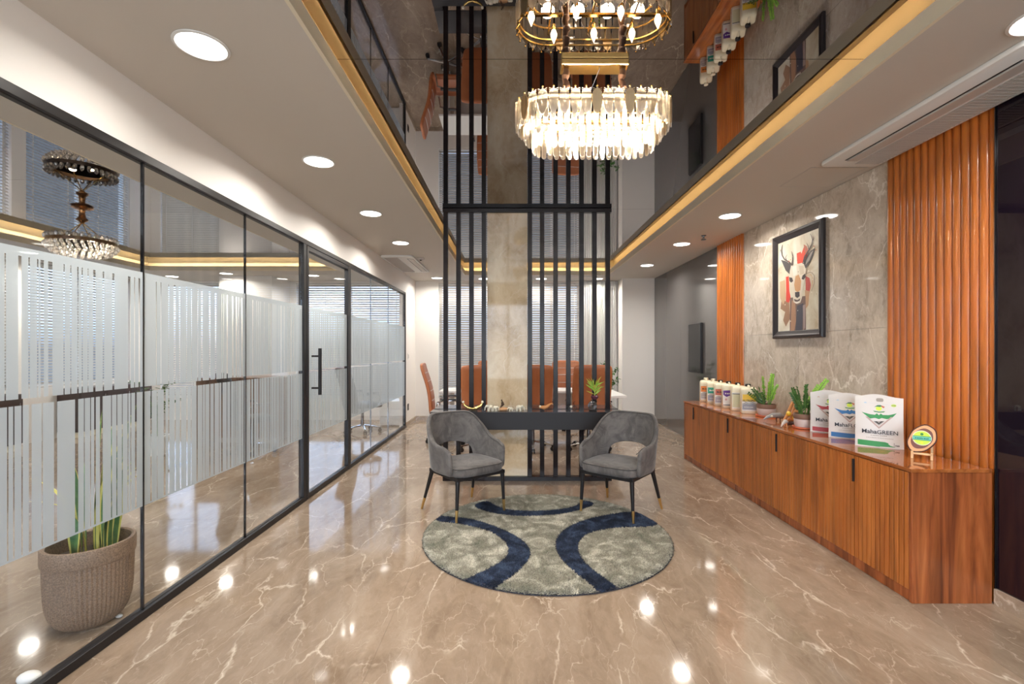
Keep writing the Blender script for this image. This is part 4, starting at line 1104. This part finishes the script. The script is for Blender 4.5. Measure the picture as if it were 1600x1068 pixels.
# ribbed planter with variegated tall leaves behind the glass
pt = thing('ribbed_planter', 'round brown ribbed planter with tall variegated leaves behind the nearest glass', 'planter', (-2.185, 2.445, 0))
R0p = .183; nr = 60; prof = [(.085, 0), (.115, .006), (.14, .028), (.160, .065), (.172, .11), (.178, .17), (.181, .25), (.182, .33)]
mb = MB(); vs = []; fs = []; K = nr*4
for r_, z in prof:
    for k in range(K):
        a = 2*PI*k/K; dd = -.0045 if k % 4 in (2, 3) and z > .02 else 0; vs.append(((r_+dd)*math.cos(a), (r_+dd)*math.sin(a), z))
for i in range(len(prof)-1):
    for k in range(K): k2 = (k+1) % K; fs.append((i*K+k, i*K+k2, (i+1)*K+k2, (i+1)*K+k))
fs.append(tuple(range(K-1, -1, -1)))
mb.add(vs, fs).obj('pot', M['pot_brown'], pt, smooth=True, angle=math.radians(50))
MB().lathe([(.180, .33), (.188, .334), (.190, .345), (.190, .405), (.186, .415), (.176, .417), (.168, .412), (.166, .36), (.160, .30)], 72).obj('pot_rim', M['pot_brown'], pt, smooth=True)
MB().lathe([(0, .345), (.1, .343), (.166, .338)], 32).obj('soil', M['soil'], pt, fixn=False)
R = random.Random(12)
for k in range(22):
    a = R.uniform(0, 2*PI); rr_ = R.uniform(.01, .11); L_ = R.uniform(.42, .80); thin = k % 3 == 0
    b = Vector((rr_*math.cos(a), rr_*math.sin(a), .33)); ln = R.uniform(.02, .14); w = R.uniform(.006, .010) if thin else R.uniform(.016, .028)
    tw = R.uniform(0, PI); vs = []; n = 14
    for i in range(n+1):
        q = i/n; bend = ln*q*q*(1+(1.2 if thin else 0)*q)
        c_ = b+Vector((bend*math.cos(a), bend*math.sin(a), L_*q*(1-(.25*q*q if thin else 0))))
        an = tw+q*1.4+(math.sin(q*5)*.5 if thin else 0); ww = w*(.75+.6*math.sin(PI*min(1, q*1.05)))*(1-q**5); sd = Vector((math.cos(an), math.sin(an), 0))
        for u in (-1, -.68, 0, .68, 1): vs.append(c_+sd*ww*u+Vector((-math.sin(an), math.cos(an), 0))*abs(u)*ww*.25)
    fs = []; mi = []
    lf = MB(); lf.v = [tuple(v) for v in vs]
    for i in range(n):
        for j in range(4): lf.f.append((i*5+j, i*5+j+1, (i+1)*5+j+1, (i+1)*5+j)); lf.m.append(1 if j in (0, 3) or thin else 0)
    lf.obj('leaf', [M['snake_leaf'], M['snake_edge']], pt, smooth=True, fixn=False)
for i, (x, y, r_, lab) in enumerate(((-2.03, 1.985, .034, 'larger white pebble on the floor at the bottom left corner'), (-2.055, 2.47, .013, 'tiny white pebble beside the ribbed planter'))):
    o = MB().ball((0, 0, 0), (r_*1.3, r_, r_*.7), 16, 10).obj('pebble', M['stone_white'], smooth=True); o.location = (x, y, r_*.69); tag(o, lab, 'pebble')

# ================================================================ JERRYCANS
LBL = [('orange', (.80, .25, .04), (.42, .38, .36), 'cream jerrycan with orange label, farthest of the six, at the cabinet end'),
       ('green', (.02, .30, .20), (.30, .30, .36), 'cream jerrycan with teal green label, second from the far end'),
       ('brown', (.52, .14, .08), (.34, .30, .34), 'cream jerrycan with brick red label, third from the far end'),
       ('purple', (.10, .02, .22), (.66, .62, .56), 'cream jerrycan with purple band label, fourth from the far end'),
       ('pale', (.62, .60, .38), (.55, .58, .40), 'cream jerrycan with pale green label, second nearest to the plants'),
       ('yellow', (.85, .55, .04), (.28, .28, .31), 'nearest cream jerrycan with yellow and grey label, beside the potted plant')]
black = flat((.015, .015, .015), .5, 'black_print'); M['whitep'] = flat((.75, .73, .68), .5, 'white_print')
jme = {}
def jerrycan(i, loc, rz):
    nm, c1, c2, lab = LBL[i]; t = thing('jerrycan', lab, 'jerrycan', loc, rz, 'jerrycans on the cabinet'); w, d, h = .076, .084, .215
    if 'b' not in jme:
        mb = MB(); lv = [(0, .94), (.006, 1), (.215, 1), (.236, .985), (.252, .94), (.262, .84), (.267, .62)]; n = 32; vs = []; fs = []
        for z, k in lv:
            for j in range(n):
                a = 2*PI*(j+.5)/n; c_, s_ = math.cos(a), math.sin(a); p_ = 2/6
                vs.append((w*k*math.copysign(abs(c_)**p_, c_), d*k*math.copysign(abs(s_)**p_, s_), z))
        for q in range(len(lv)-1):
            for j in range(n): j2 = (j+1) % n; fs.append((q*n+j, q*n+j2, (q+1)*n+j2, (q+1)*n+j))
        fs += [tuple(range(n-1, -1, -1)), tuple((len(lv)-1)*n+j for j in range(n))]
        jme['b'] = mb.add(vs, fs).mesh('body', M['cream'], smooth=True, angle=math.radians(50))
        jme['h'] = MB().tube([(0, -.062, .250), (0, -.056, .272), (0, -.036, .281), (0, -.006, .281), (0, .006, .270), (0, .008, .258)], .011, 10).mesh('handle', M['cream'], smooth=True)
        jme['n'] = MB().lathe([(.026, .255), (.024, .275)], 20, c=(0, .045)).mesh('neck', M['cream'], smooth=True)
        jme['c'] = MB().lathe([(.026, .272), (.027, .276), (.027, .294), (.023, .297), (0, .297)], 24, c=(0, .045)).mesh('cap', M['black'] , smooth=True)
        jme['cc'] = jme['c'].copy(); jme['cc'].materials.clear(); jme['cc'].materials.append(M['cream'])
    link('body', jme['b'], t); link('handle', jme['h'], t); link('neck', jme['n'], t); link('cap', jme['cc' if i < 2 else 'c'], t)
    y0 = -d-.0012
    lb = box('label', M['whitep'], (-.066, .066, y0, y0+.0008, .024, .168), t); lb.scale = (1.04, 1, 1.18)
    if nm == 'purple':
        MB().prism([(-.062, .168), (.0, .172), (.062, .150), (.062, .105), (.03, .118), (.0, .122), (-.03, .108), (-.062, .128)], 'y', y0-.0006, y0).obj('label_band', flat(c1), lb)
        dashes('small_print', .07, .012, M['whitep'], lb, (-.045, y0-.001, .135), 4)
        box('label_rule', black, (-.062, .062, y0-.0006, y0, .030, .037), lb)
        em = MB().lathe([(0, 0), (.011, 0), (.011, .0006)], 16).obj('label_emblem', flat((.65, .35, .35)), lb); em.rotation_euler = (PI/2, 0, 0)
        em.location = (-.035, y0-.0001, .085)
    elif nm == 'pale':
        box('label_band', flat(c1), (-.062, .062, y0-.0006, y0, .034, .150), lb); box('label_rule', black, (-.062, .062, y0-.0008, y0, .152, .158), lb)
        for k, z in enumerate((.125, .098, .06)): box('label_mark', flat((.35, .38, .12)), (.01+.01*k, .045, y0-.001, y0-.0006, z, z+.012), lb)
    else:
        MB().box(-.062, .062, y0-.0006, y0, .108, .168).obj('label_band', flat(c1), lb)
        MB().prism([(-.062, .080), (-.03, .092), (.0, .082), (.03, .094), (.062, .080), (.062, .036), (-.062, .036)], 'y', y0-.0006, y0).obj('label_band', flat(c2), lb)
        MB().prism([(-.062, .083), (-.03, .096), (.0, .086), (.03, .098), (.062, .083), (.062, .087), (.03, .102), (.0, .090), (-.03, .100), (-.062, .087)], 'y', y0-.0008, y0-.0001).obj('label_rule', black, lb)
        if nm == 'yellow': text('label_text', 'NUTRISPH', .028, black, lb, (-.060, y0-.001, .104), bold=.0006, sx=.82)
        else: dashes('small_print', .08, .014, M['whitep'] if nm == 'green' else black, lb, (-.045, y0-.001, .132), 5, 2)
        dashes('small_print', .08, .007, M['whitep'], lb, (-.045, y0-.001, .055), 7, 3)
    return t
jp = [(2.455, 6.00), (2.45, 5.775), (2.447, 5.56), (2.445, 5.345), (2.442, 5.12), (2.445, 4.905)]
for i, (x, y) in enumerate(jp): jerrycan(i, (x, y, CZ+.0005), math.radians(-20))

# ================================================================ PRODUCT BAGS
PAPER2 = flat((.33, .30, .27), .5, 'grey_print')
def bag(label, loc, rz, W_, H_, D_, col, word, colname, grip):
    t = thing('product_bag', label, 'bag', loc, rz, 'white product bags on the cabinet'); R = random.Random(int(H_*1000)+len(word))
    nu, nv = 14, 16; vs = []; fs = []
    def dep(u, v):    # half depth: gusset wide at the foot, closed at the top
        k = (1-v)**.55 if v < 1 else 0; return D_/2*k*(1-.25*abs(u)**6)+.002
    def topz(u): return H_*(1-.02*u*u)+.008*math.sin(u*3.2+len(word))
    for side in (-1, 1):
        for j in range(nv+1):
            for i in range(nu+1):
                u = -1+2*i/nu; v = j/nv; x = u*W_/2*(1-.02*math.sin(PI*v)); y = side*dep(u, v)+.004*math.sin(5*u+3*v)*v+.05*0; z = topz(u)*v
                vs.append((x, y+.012*v, z))
    o_ = (nu+1)*(nv+1)
    def I(s, i, j): return s*o_+j*(nu+1)+i
    for s_ in (0, 1):
        for j in range(nv):
            for i in range(nu): f = (I(s_, i, j), I(s_, i+1, j), I(s_, i+1, j+1), I(s_, i, j+1)); fs.append(f if s_ == 0 else f[::-1])
    for j in range(nv):
        fs.append((I(0, nu, j), I(1, nu, j), I(1, nu, j+1), I(0, nu, j+1))); fs.append((I(1, 0, j), I(0, 0, j), I(0, 0, j+1), I(1, 0, j+1)))
    for i in range(nu): fs.append((I(1, i, 0), I(1, i+1, 0), I(0, i+1, 0), I(0, i, 0))); fs.append((I(0, i, nv), I(0, i+1, nv), I(1, i+1, nv), I(1, i, nv)))
    body = MB().add(vs, fs).obj('bag_body', M['paper'], t, smooth=True, angle=math.radians(50))
    # print follows the front: helper puts a flat outline just in front of the paper
    def onfront(x, z, lift=.0009):
        u = max(-1, min(1, 2*x/W_)); v = max(0, min(1, z/topz(u))); return (x, -dep(u, v)+.004*math.sin(5*u+3*v)*v+.012*v-lift, z)
    def decal(name, pts, c, lift=.0009, sub=6):
        dense = []
        for a, b in zip(pts, pts[1:]+pts[:1]):
            for k in range(sub): q = k/sub; dense.append((a[0]+(b[0]-a[0])*q, a[1]+(b[1]-a[1])*q))
        bm = bmesh.new(); vv = [bm.verts.new((p_[0], 0, p_[1])) for p_ in dense]; bm.faces.new(vv)
        bmesh.ops.triangulate(bm, faces=bm.faces); bmesh.ops.subdivide_edges(bm, edges=[e for e in bm.edges if e.calc_length() > .02], cuts=2, use_grid_fill=True)
        bmesh.ops.triangulate(bm, faces=bm.faces)
        for v_ in bm.verts: v_.co = Vector(onfront(v_.co.x, v_.co.z, lift))
        me = bpy.data.meshes.new(name); bm.to_mesh(me); bm.free(); me.materials.append(c if not isinstance(c, tuple) else flat(c)); return link(name, me, body)
    w, h = W_, H_
    def R_(a, b): return (a*w-w/2, b*h)
    cm = flat(col)
    decal('logo_wing', [R_(.14, .67), R_(.20, .655), R_(.32, .63), R_(.42, .625), R_(.46, .655), R_(.50, .62), R_(.54, .655), R_(.58, .63), R_(.70, .635), R_(.80, .66), R_(.86, .68), R_(.76, .58), R_(.66, .555), R_(.56, .57), R_(.50, .545), R_(.42, .565), R_(.32, .545), R_(.24, .60)], cm)
    decal('logo_triangle', [R_(.22, .58), R_(.50, .36), R_(.78, .60), R_(.74, .60), R_(.50, .40), R_(.27, .58)], (.45, .33, .30), .0011)
    decal('logo_triangle', [R_(.38, .50), R_(.62, .515), R_(.50, .42)], PAPER2, .0011)
    decal('logo_star', [R_(.40, .50), R_(.46, .50), R_(.50, .47), R_(.54, .505), R_(.60, .51), R_(.50, .445)], (.04, .04, .04), .0014)
    decal('logo_sun', [R_(.5+.055*math.cos(a)*1.2, .75+.045*math.sin(a)) for a in [k*PI/5 for k in range(10)]], (.62, .80, .08), .0011, 1)
    decal('logo_leaf', [R_(.40, .77), R_(.47, .815), R_(.53, .82), R_(.57, .80), R_(.52, .78), R_(.46, .785)], (.06, .20, .09), .0014)
    decal('logo_leaf', [R_(.55, .815), R_(.62, .79), R_(.60, .76), R_(.55, .785)], (.50, .16, .08), .0014)
    decal('logo_leaf', [R_(.38, .705), R_(.50, .69), R_(.63, .705), R_(.60, .68), R_(.50, .67), R_(.41, .68)], (.05, .25, .07), .0014)
    decal('brand_mark', [R_(.18, .845), R_(.22, .87), R_(.26, .845)], (.55, .35, .28) if colname == 'red' else (.35, .55, .70), .0011, 2)
    decal('fine_print', [R_(.28, .855), R_(.78, .83), R_(.78, .825), R_(.28, .850)], (.55, .60, .62), .0011, 2)
    decal('colour_band', [R_(.06, .13), R_(.62, .115), R_(.70, .095), R_(.62, .075), R_(.84, .03), R_(.55, .025), R_(.50, .015), R_(.06, .028)], cm)
    if colname == 'green':
        decal('badge', [R_(.80+.055*math.cos(a), .82+.028*math.sin(a)) for a in [k*PI/6 for k in range(12)]], (.52, .68, .12), .0011, 1)
        dashes('small_print', .02, .0035, M['black'], body, (w*.265, onfront(w*.3, .82*h)[1]-.0022, .815*h), 4)
        decal('net_weight_rule', [R_(.80, .035), R_(.807, .035), R_(.807, .11), R_(.80, .11)], black, .0011, 1)
        dashes('small_print', .022, .009, black, body, (w*.33, onfront(w*.34, .05*h)[1]-.0016, .05*h), 3)
    def ptext(body_, size, x, z, mm, bold=0, sx=1):
        a = onfront(x, z)[1]; b = onfront(x, z+size)[1]; 
        return text('print_text', body_, size, mm, body, (x, min(a, b)-.0035, z), (PI/2-math.atan2(b-a, size), 0, 0), bold=bold, sx=sx)
    ptext(word[0], w*.148, -w*.36, h*.265, flat((.02, .02, .03)), .0006, 1.0)
    if word[1]: 
        lw2 = w*.30
        ptext(word[1], w*.142, -w*.36+w*.315, h*.262, flat((.03, .03, .04)), .0002, .98)
    dashes('small_print', w*.34, w*.022, PAPER2, body, (-w*.17, onfront(0, h*.225)[1]-.0022, h*.222), 9)
    dashes('small_print', w*.56, w*.016, PAPER2, body, (-w*.26, onfront(0, h*.18)[1]-.0022, h*.178), 16, 4)
    if grip:
        sl = []
        for k in range(16): a = 2*PI*k/16; sl.append((.075*w*2*math.copysign(abs(math.cos(a))**.5, math.cos(a))*.5+w*.02, h*.915+.012*math.copysign(abs(math.sin(a))**.6, math.sin(a))-.0))
        o = decal('grip_slot', sl, PAPER2, .0012, 1); o['label'] = 'dark oval hand slot'
    else:
        decal('hang_hole', [(w*.22+.006*math.cos(a), h*.93+.007*math.sin(a)) for a in [k*PI/6 for k in range(12)]], (.05, .05, .05), .0012, 1)
    if colname == 'green':
        x = w/2+.0006
        def side(yf, z): v = z/h; return (W_/2*(1-.02*math.sin(PI*v))+.0008, yf*(dep(1, v))+.012*v, z)
        q = [side(-.85, .0), side(.85, .0), side(.85, .26*h), side(-.85, .26*h)]
        MB().add([side(-.9, .005), side(.9, .005), side(.9, h*.2), side(-.9, h*.2)], [(0, 1, 2, 3)]).obj('side_band', cm, body, fixn=False)
        MB().add([side(-.6, h*.22), side(.6, h*.22), side(.6, h*.62), side(-.6, h*.62)], [(0, 1, 2, 3)]).obj('side_label', flat((.35, .40, .33)), body, fixn=False)
        MB().add([side(-.95, h*.2), side(-.62, h*.2), side(-.62, h*.64), side(-.95, h*.64)], [(0, 1, 2, 3)]).obj('side_label', flat((.02, .12, .05)), body, fixn=False)
    return t
def place_bag(x0, y0, W_, ang):   # front left corner
    a = math.radians(ang); fx, fy = math.cos(a), math.sin(a); bx, by = -math.sin(a), math.cos(a)
    return (x0+fx*W_/2+bx*.045, y0+fy*W_/2+by*.045, CZ+.0006), a
loc, a = place_bag(2.39, 3.80, .26, -33); bag('white paper bag with dark red band, rearmost of the three', loc, a, .26, .325, .09, (.40, .045, .06), ('Maha', ''), 'red', False)
loc, a = place_bag(2.375, 3.555, .26, -33); bag('white paper bag with blue wings and band, middle of the three', loc, a, .26, .325, .09, (.03, .16, .42), ('Maha', 'FLORA'), 'blue', False)
loc, a = place_bag(2.352, 3.25, .262, -36); bag('white paper bag with green wings and band, nearest of the three', loc, a, .262, .345, .09, (.03, .26, .07), ('Maha', 'GREEN'), 'green', True)

# ================================================================ WOODEN MEDALLION
t = thing('wood_slice_plaque', 'bark-edged wood slice plaque with green and yellow round badge on small stand', 'plaque', (2.475, 2.86, CZ+.0005), math.radians(-42))
R = random.Random(4)
def blob(rx, rz, tilt, n=36, j=0):
    out = []
    for k in range(n):
        a = 2*PI*k/n; q = 1+j*math.sin(3*a+1)*.5+j*math.sin(7*a)*.3; x, z = rx*q*math.cos(a), rz*q*math.sin(a); out.append((x*math.cos(tilt)-z*math.sin(tilt), x*math.sin(tilt)+z*math.cos(tilt)))
    return out
grp = bpy.data.objects.new('slice', MB().prism(blob(.062, .092, -.5, j=.06), 'y', -.008, .018).mesh('slice', M['bark'], bevel=.003)); COL.objects.link(grp); grp.parent = t
grp.location = (0, -.0, .118); grp.rotation_euler = (-.20, 0, 0)
MB().prism(blob(.056, .085, -.5, j=.05), 'y', -.0095, -.0082).obj('sapwood_face', mat('sapwood', (.70, .37, .18), .5), grp)
MB().prism(blob(.046, .066, -.5, j=.03), 'y', -.0108, -.0096).obj('heartwood_face', mat('heartwood', (.17, .06, .045), .5), grp)
def disc(r_, y, c, name, cx=0, cz=0): return MB().prism([(cx+r_*math.cos(2*PI*k/32), cz+r_*math.sin(2*PI*k/32)) for k in range(32)], 'y', y-.0008, y).obj(name, flat(c), grp)
disc(.045, -.011, (.68, .70, .48), 'badge_rim', 0, .004); disc(.040, -.0120, (.55, .76, .06), 'badge', 0, .004)
MB().box(-.042, .042, -.0138, -.0129, -.008, .012).obj('badge_band', flat((.12, .50, .40)), grp)
for z in (-.010, .0125): MB().box(-.042, .042, -.0145, -.0139, z, z+.003).obj('badge_band', flat((.01, .20, .12)), grp)
dashes('small_print', .064, .008, flat((.01, .16, .10)), grp, (-.031, -.0146, -.002), 8)
disc(.0075, -.013, (.03, .22, .04), 'badge_mark', 0, .027); disc(.006, -.013, (.85, .75, .05), 'badge_mark', 0, -.024)
s = MB()
for sx in (-1, 1):
    s.box(sx*.045-.006, sx*.045+.006, -.035, -.023, 0, .045); s.box(sx*.045-.006, sx*.045+.006, -.035, .045, .026, .036); s.box(sx*.045-.006, sx*.045+.006, .034, .046, 0, .10)
s.box(-.05, .05, -.022, -.012, .024, .036); s.box(-.05, .05, .036, .044, .08, .092)
s.obj('stand', M['light_wood'], t, bevel=.001, bseg=1)

# ================================================================ WOODEN HORN AND FRUIT ORNAMENT BETWEEN THE PLANTS
t = thing('carved_bird', 'carved grey-horned bird ornament lying beside the near end of the jerrycans', 'ornament', (2.40, 4.36, CZ))
MB().tube([(-.09, 0, .012), (-.05, -.0, .035), (0, 0, .052), (.06, 0, .05), (.11, 0, .03)], [.004, .014, .022, .026, .012], 12).obj('body', mat('grey_horn', (.28, .27, .26), .3), t, smooth=True)
MB().tube([(.03, -.012, .045), (.02, -.018, .012), (.025, -.02, .0008)], [.007, .005, .004], 8).obj('foot', M['bark'], t, smooth=True)
MB().tube([(.08, .012, .04), (.075, .018, .012), (.08, .02, .0008)], [.007, .005, .004], 8).obj('foot', M['bark'], t, smooth=True)
MB().ball((-.02, -.018, .045), .010, 12, 8).obj('eye', mat('pale_inlay', (.7, .65, .5), .4), t, smooth=True)
t = thing('wooden_sculpture', 'orange wooden tube sculpture with yellow balls between the two potted plants', 'ornament', (2.47, 4.19, CZ))
for a, b, r_ in (((-.06, 0, .03), (.02, .01, .19), .014), ((-.03, -.02, .03), (.075, .0, .155), .015), ((.0, .02, .02), (.055, .03, .17), .012), ((.09, -.03, .012), (-.06, -.045, .05), .011), ((.11, 0, .02), (.03, -.05, .07), .010)):
    MB().tube([a, b], r_, 12).obj('tube', M['orange_wood'], t, smooth=True)
for c_ in ((-.05, -.045, .095, .021), (.0, -.055, .062, .022), (.025, -.06, .05, .018)): MB().ball(c_[:3], c_[3], 16, 10).obj('ball', M['yellow'], t, smooth=True)
MB().prism([(-.08, -.07), (.10, -.075), (.12, .02), (.05, .05), (-.06, .03)], 'z', .0005, .014).obj('base', M['bark'], t, bevel=.003)
t = thing('carved_bird', 'small grey and white beaked ornament in front of the pot by the bags', 'ornament', (2.31, 4.02, CZ), .7)
MB().tube([(-.07, 0, .010), (-.03, -.0, .032), (.02, 0, .045), (.06, 0, .036)], [.003, .011, .018, .010], 12).obj('body', mat('pale_horn', (.55, .50, .46), .3), t, smooth=True)
MB().tube([(.01, -.01, .035), (.01, -.016, .0008)], [.006, .004], 8).obj('foot', M['orange_wood'], t, smooth=True)
MB().tube([(.04, .01, .035), (.04, .016, .0008)], [.006, .004], 8).obj('foot', M['orange_wood'], t, smooth=True)

# ================================================================ ORNAMENTS ON THE CONSOLE
yk = 4.93; white_r = mat('ivory_resin', (.72, .66, .52), .45)
t = thing('gold_horn_dish', 'golden twin-horned crescent ornament left end of the console shelf', 'ornament', (-.415, yk, KZ))
MB().tube([(-.10, 0, .085), (-.085, 0, .055), (-.045, 0, .03), (0, 0, .022), (.045, 0, .03), (.085, 0, .055), (.10, 0, .085)], [.006, .012, .015, .013, .015, .012, .006], 12, flatten=(.7, 1)).obj('crescent', M['gold'], t, smooth=True)
for s_ in (-1, 1): MB().ball((s_*.10, 0, .092), .014, 12, 8).obj('finial', white_r, t, smooth=True)
MB().lathe([(0, .0004), (.05, .0004), (.05, .006), (.015, .01), (.012, .012), (0, .012)], 20).obj('base', M['black'], t, smooth=True)
def elephant(x, s_, label, rz):
    t = thing('elephant_figurine', label, 'figurine', (x, yk-.01, KZ), rz, 'small ivory elephants on the console')
    b = MB(); b.ball((0, 0, .042), (.034, .022, .024), 14, 10)
    b.obj('body', white_r, t, smooth=True)
    hd = MB().ball((-.036, 0, .052), (.016, .014, .016), 12, 8).tube([(-.048, 0, .05), (-.058, 0, .036), (-.058, 0, .018), (-.064, 0, .010)], [.007, .006, .004, .003], 8).obj('head', white_r, t, smooth=True)
    for sy in (-1, 1): MB().ball((-.028, sy*.016, .052), (.010, .004, .014), 10, 6).obj('ear', white_r, hd, smooth=True)
    for lx in (-.02, .02):
        for sy in (-1, 1): MB().tube([(lx, sy*.012, .035), (lx, sy*.013, .0005)], [.009, .008], 8).obj('leg', white_r, t, smooth=True)
    t.scale = (s_, s_, s_)
elephant(-.232, 1.0, 'ivory elephant figurine, leftmost, next to the golden crescent', .4)
elephant(-.182, .8, 'smaller ivory elephant figurine left of the orange rock', 2.6)
elephant(-.018, .62, 'tiny ivory elephant figurine just right of the orange rock', .2)
elephant(.066, .95, 'ivory elephant figurine beside the screen post right of the column', 2.8)
t = thing('thinker_statuette', 'dark bronze seated thinker statuette on an orange rock before the marble column', 'statuette', (-.098, yk, KZ))
MB().ball((0, 0, .018), (.058, .03, .020), 16, 8).obj('rock', mat('orange_rock', (.62, .34, .16), .6), t, smooth=True)
def skin(name, verts, edges, radii, m, parent, root=0, lv=1):
    me = bpy.data.meshes.new(name); me.from_pydata(verts, edges, []); me.materials.append(m); o = link(name, me, parent)
    md = o.modifiers.new('skin', 'SKIN'); me.skin_vertices.new(name='s') if not me.skin_vertices else None
    for v, r_ in zip(me.skin_vertices[0].data, radii): v.radius = (r_, r_); v.use_root = False
    me.skin_vertices[0].data[root].use_root = True
    sb = o.modifiers.new('sub', 'SUBSURF'); sb.levels = lv; sb.render_levels = lv
    for p_ in me.polygons: p_.use_smooth = True
    md.use_smooth_shade = True; return o
V_ = [(0, .0, .050), (-.002, .004, .072), (-.008, -.0, .093), (-.012, -.004, .102), (-.016, -.008, .112), (-.017, -.008, .120),
      (-.022, -.012, .056), (-.024, -.014, .036), (-.030, -.018, .034), (-.024, .010, .053), (-.026, .008, .034), (-.032, .004, .033),
      (-.006, -.013, .090), (-.014, -.018, .072), (-.020, -.012, .090), (-.006, .013, .090), (-.012, .014, .070), (-.024, .008, .062)]
E_ = [(0, 1), (1, 2), (2, 3), (3, 4), (4, 5), (0, 6), (6, 7), (7, 8), (0, 9), (9, 10), (10, 11), (2, 12), (12, 13), (13, 14), (2, 15), (15, 16), (16, 17)]
skin('figure', V_, E_, [.012, .010, .011, .005, .009, .008, .0075, .0055, .004, .0075, .0055, .004, .006, .0045, .004, .006, .0045, .004], M['bronze'], t)
t = thing('wooden_bird', 'small carved orange wooden bird on the console right of the column', 'ornament', (.335, yk, KZ))
MB().tube([(-.055, 0, .030), (-.04, 0, .038), (-.01, 0, .034), (.02, 0, .042), (.06, 0, .072), (.085, 0, .078)], [.004, .014, .022, .018, .009, .003], 12).obj('body', M['orange_wood'], t, smooth=True)
MB().ball((-.048, 0, .045), .012, 12, 8).obj('head', white_r, t, smooth=True)
for s_ in (-.02, .015): MB().tube([(s_, 0, .028), (s_, 0, .0005)], .003, 6).obj('foot', M['bark'], t)
t = thing('cyclist_figurine', 'small black wire figurine with a pale disc on the console shelf', 'figurine', (.61, yk, KZ))
MB().tube([(-.03+.024*math.cos(a), 0, .027+.024*math.sin(a)) for a in [k*PI/9 for k in range(18)]], .003, 6, closed=True).obj('wheel', M['black'], t, smooth=True)
MB().tube([(.035+.024*math.cos(a), 0, .027+.024*math.sin(a)) for a in [k*PI/9 for k in range(18)]], .003, 6, closed=True).obj('wheel', M['black'], t, smooth=True)
MB().tube([(-.03, 0, .027), (.0, 0, .06), (.035, 0, .027), (.028, 0, .085), (.04, 0, .10)], .0035, 6).obj('frame', M['black'], t)
MB().ball((.0, -.006, .045), (.013, .006, .013), 12, 8).obj('disc', white_r, t, smooth=True)
t = thing('spiral_planter', 'metal spiral stand holding purple pot with yellow-green palm on the console', 'planter', (.835, yk, KZ))
sp = MB(); sp.tube([((.008+.0058*a/PI*.92)*math.cos(a)+.0, 0, .055+(.008+.0058*a/PI*.92)*math.sin(a)) for a in [k*PI/8 for k in range(0, 62)]], [.0035+.0028*k/62 for k in range(62)], 8)
sp.obj('spiral', M['steel_dark'], t, smooth=True)
MB().lathe([(0, .0005), (.04, .0005), (.042, .008), (0, .010)], 20).obj('base', M['black'], t, smooth=True)
MB().tube([(.035, 0, .07), (.045, 0, .10), (.035, 0, .122)], .004, 6).tube([(-.03, 0, .085), (-.02, 0, .105), (.0, 0, .122)], .004, 6).obj('arms', M['bronze'], t)
MB().lathe([(0, .118), (.022, .120), (.038, .138), (.040, .150), (.030, .162), (.026, .162), (0, .158)], 20, c=(.02, 0)).obj('pot', mat('purple_glaze', (.10, .03, .05), .2), t, smooth=True)
fo = MB(); R = random.Random(6)
for k in range(34):
    a = R.uniform(0, 2*PI); el = R.uniform(.25, 1.45); d_ = Vector((math.cos(a)*math.cos(el)*1.2, math.sin(a)*math.cos(el)*.7, math.sin(el))); p0 = Vector((.02, 0, .16))+Vector((0, 0, 1))*R.uniform(0, .10)
    leaflet(fo, p0, d_, Vector((-math.sin(a), math.cos(a), .2)), R.uniform(.09, .14), R.uniform(.005, .009), k % 2)
fo.tube([(.02, 0, .16), (.02, 0, .27)], .004, 6, mi=0)
o = fo.obj('foliage', [M['leaf_yellow'], M['leaf_bright']], t, fixn=False); o['kind'] = 'stuff'
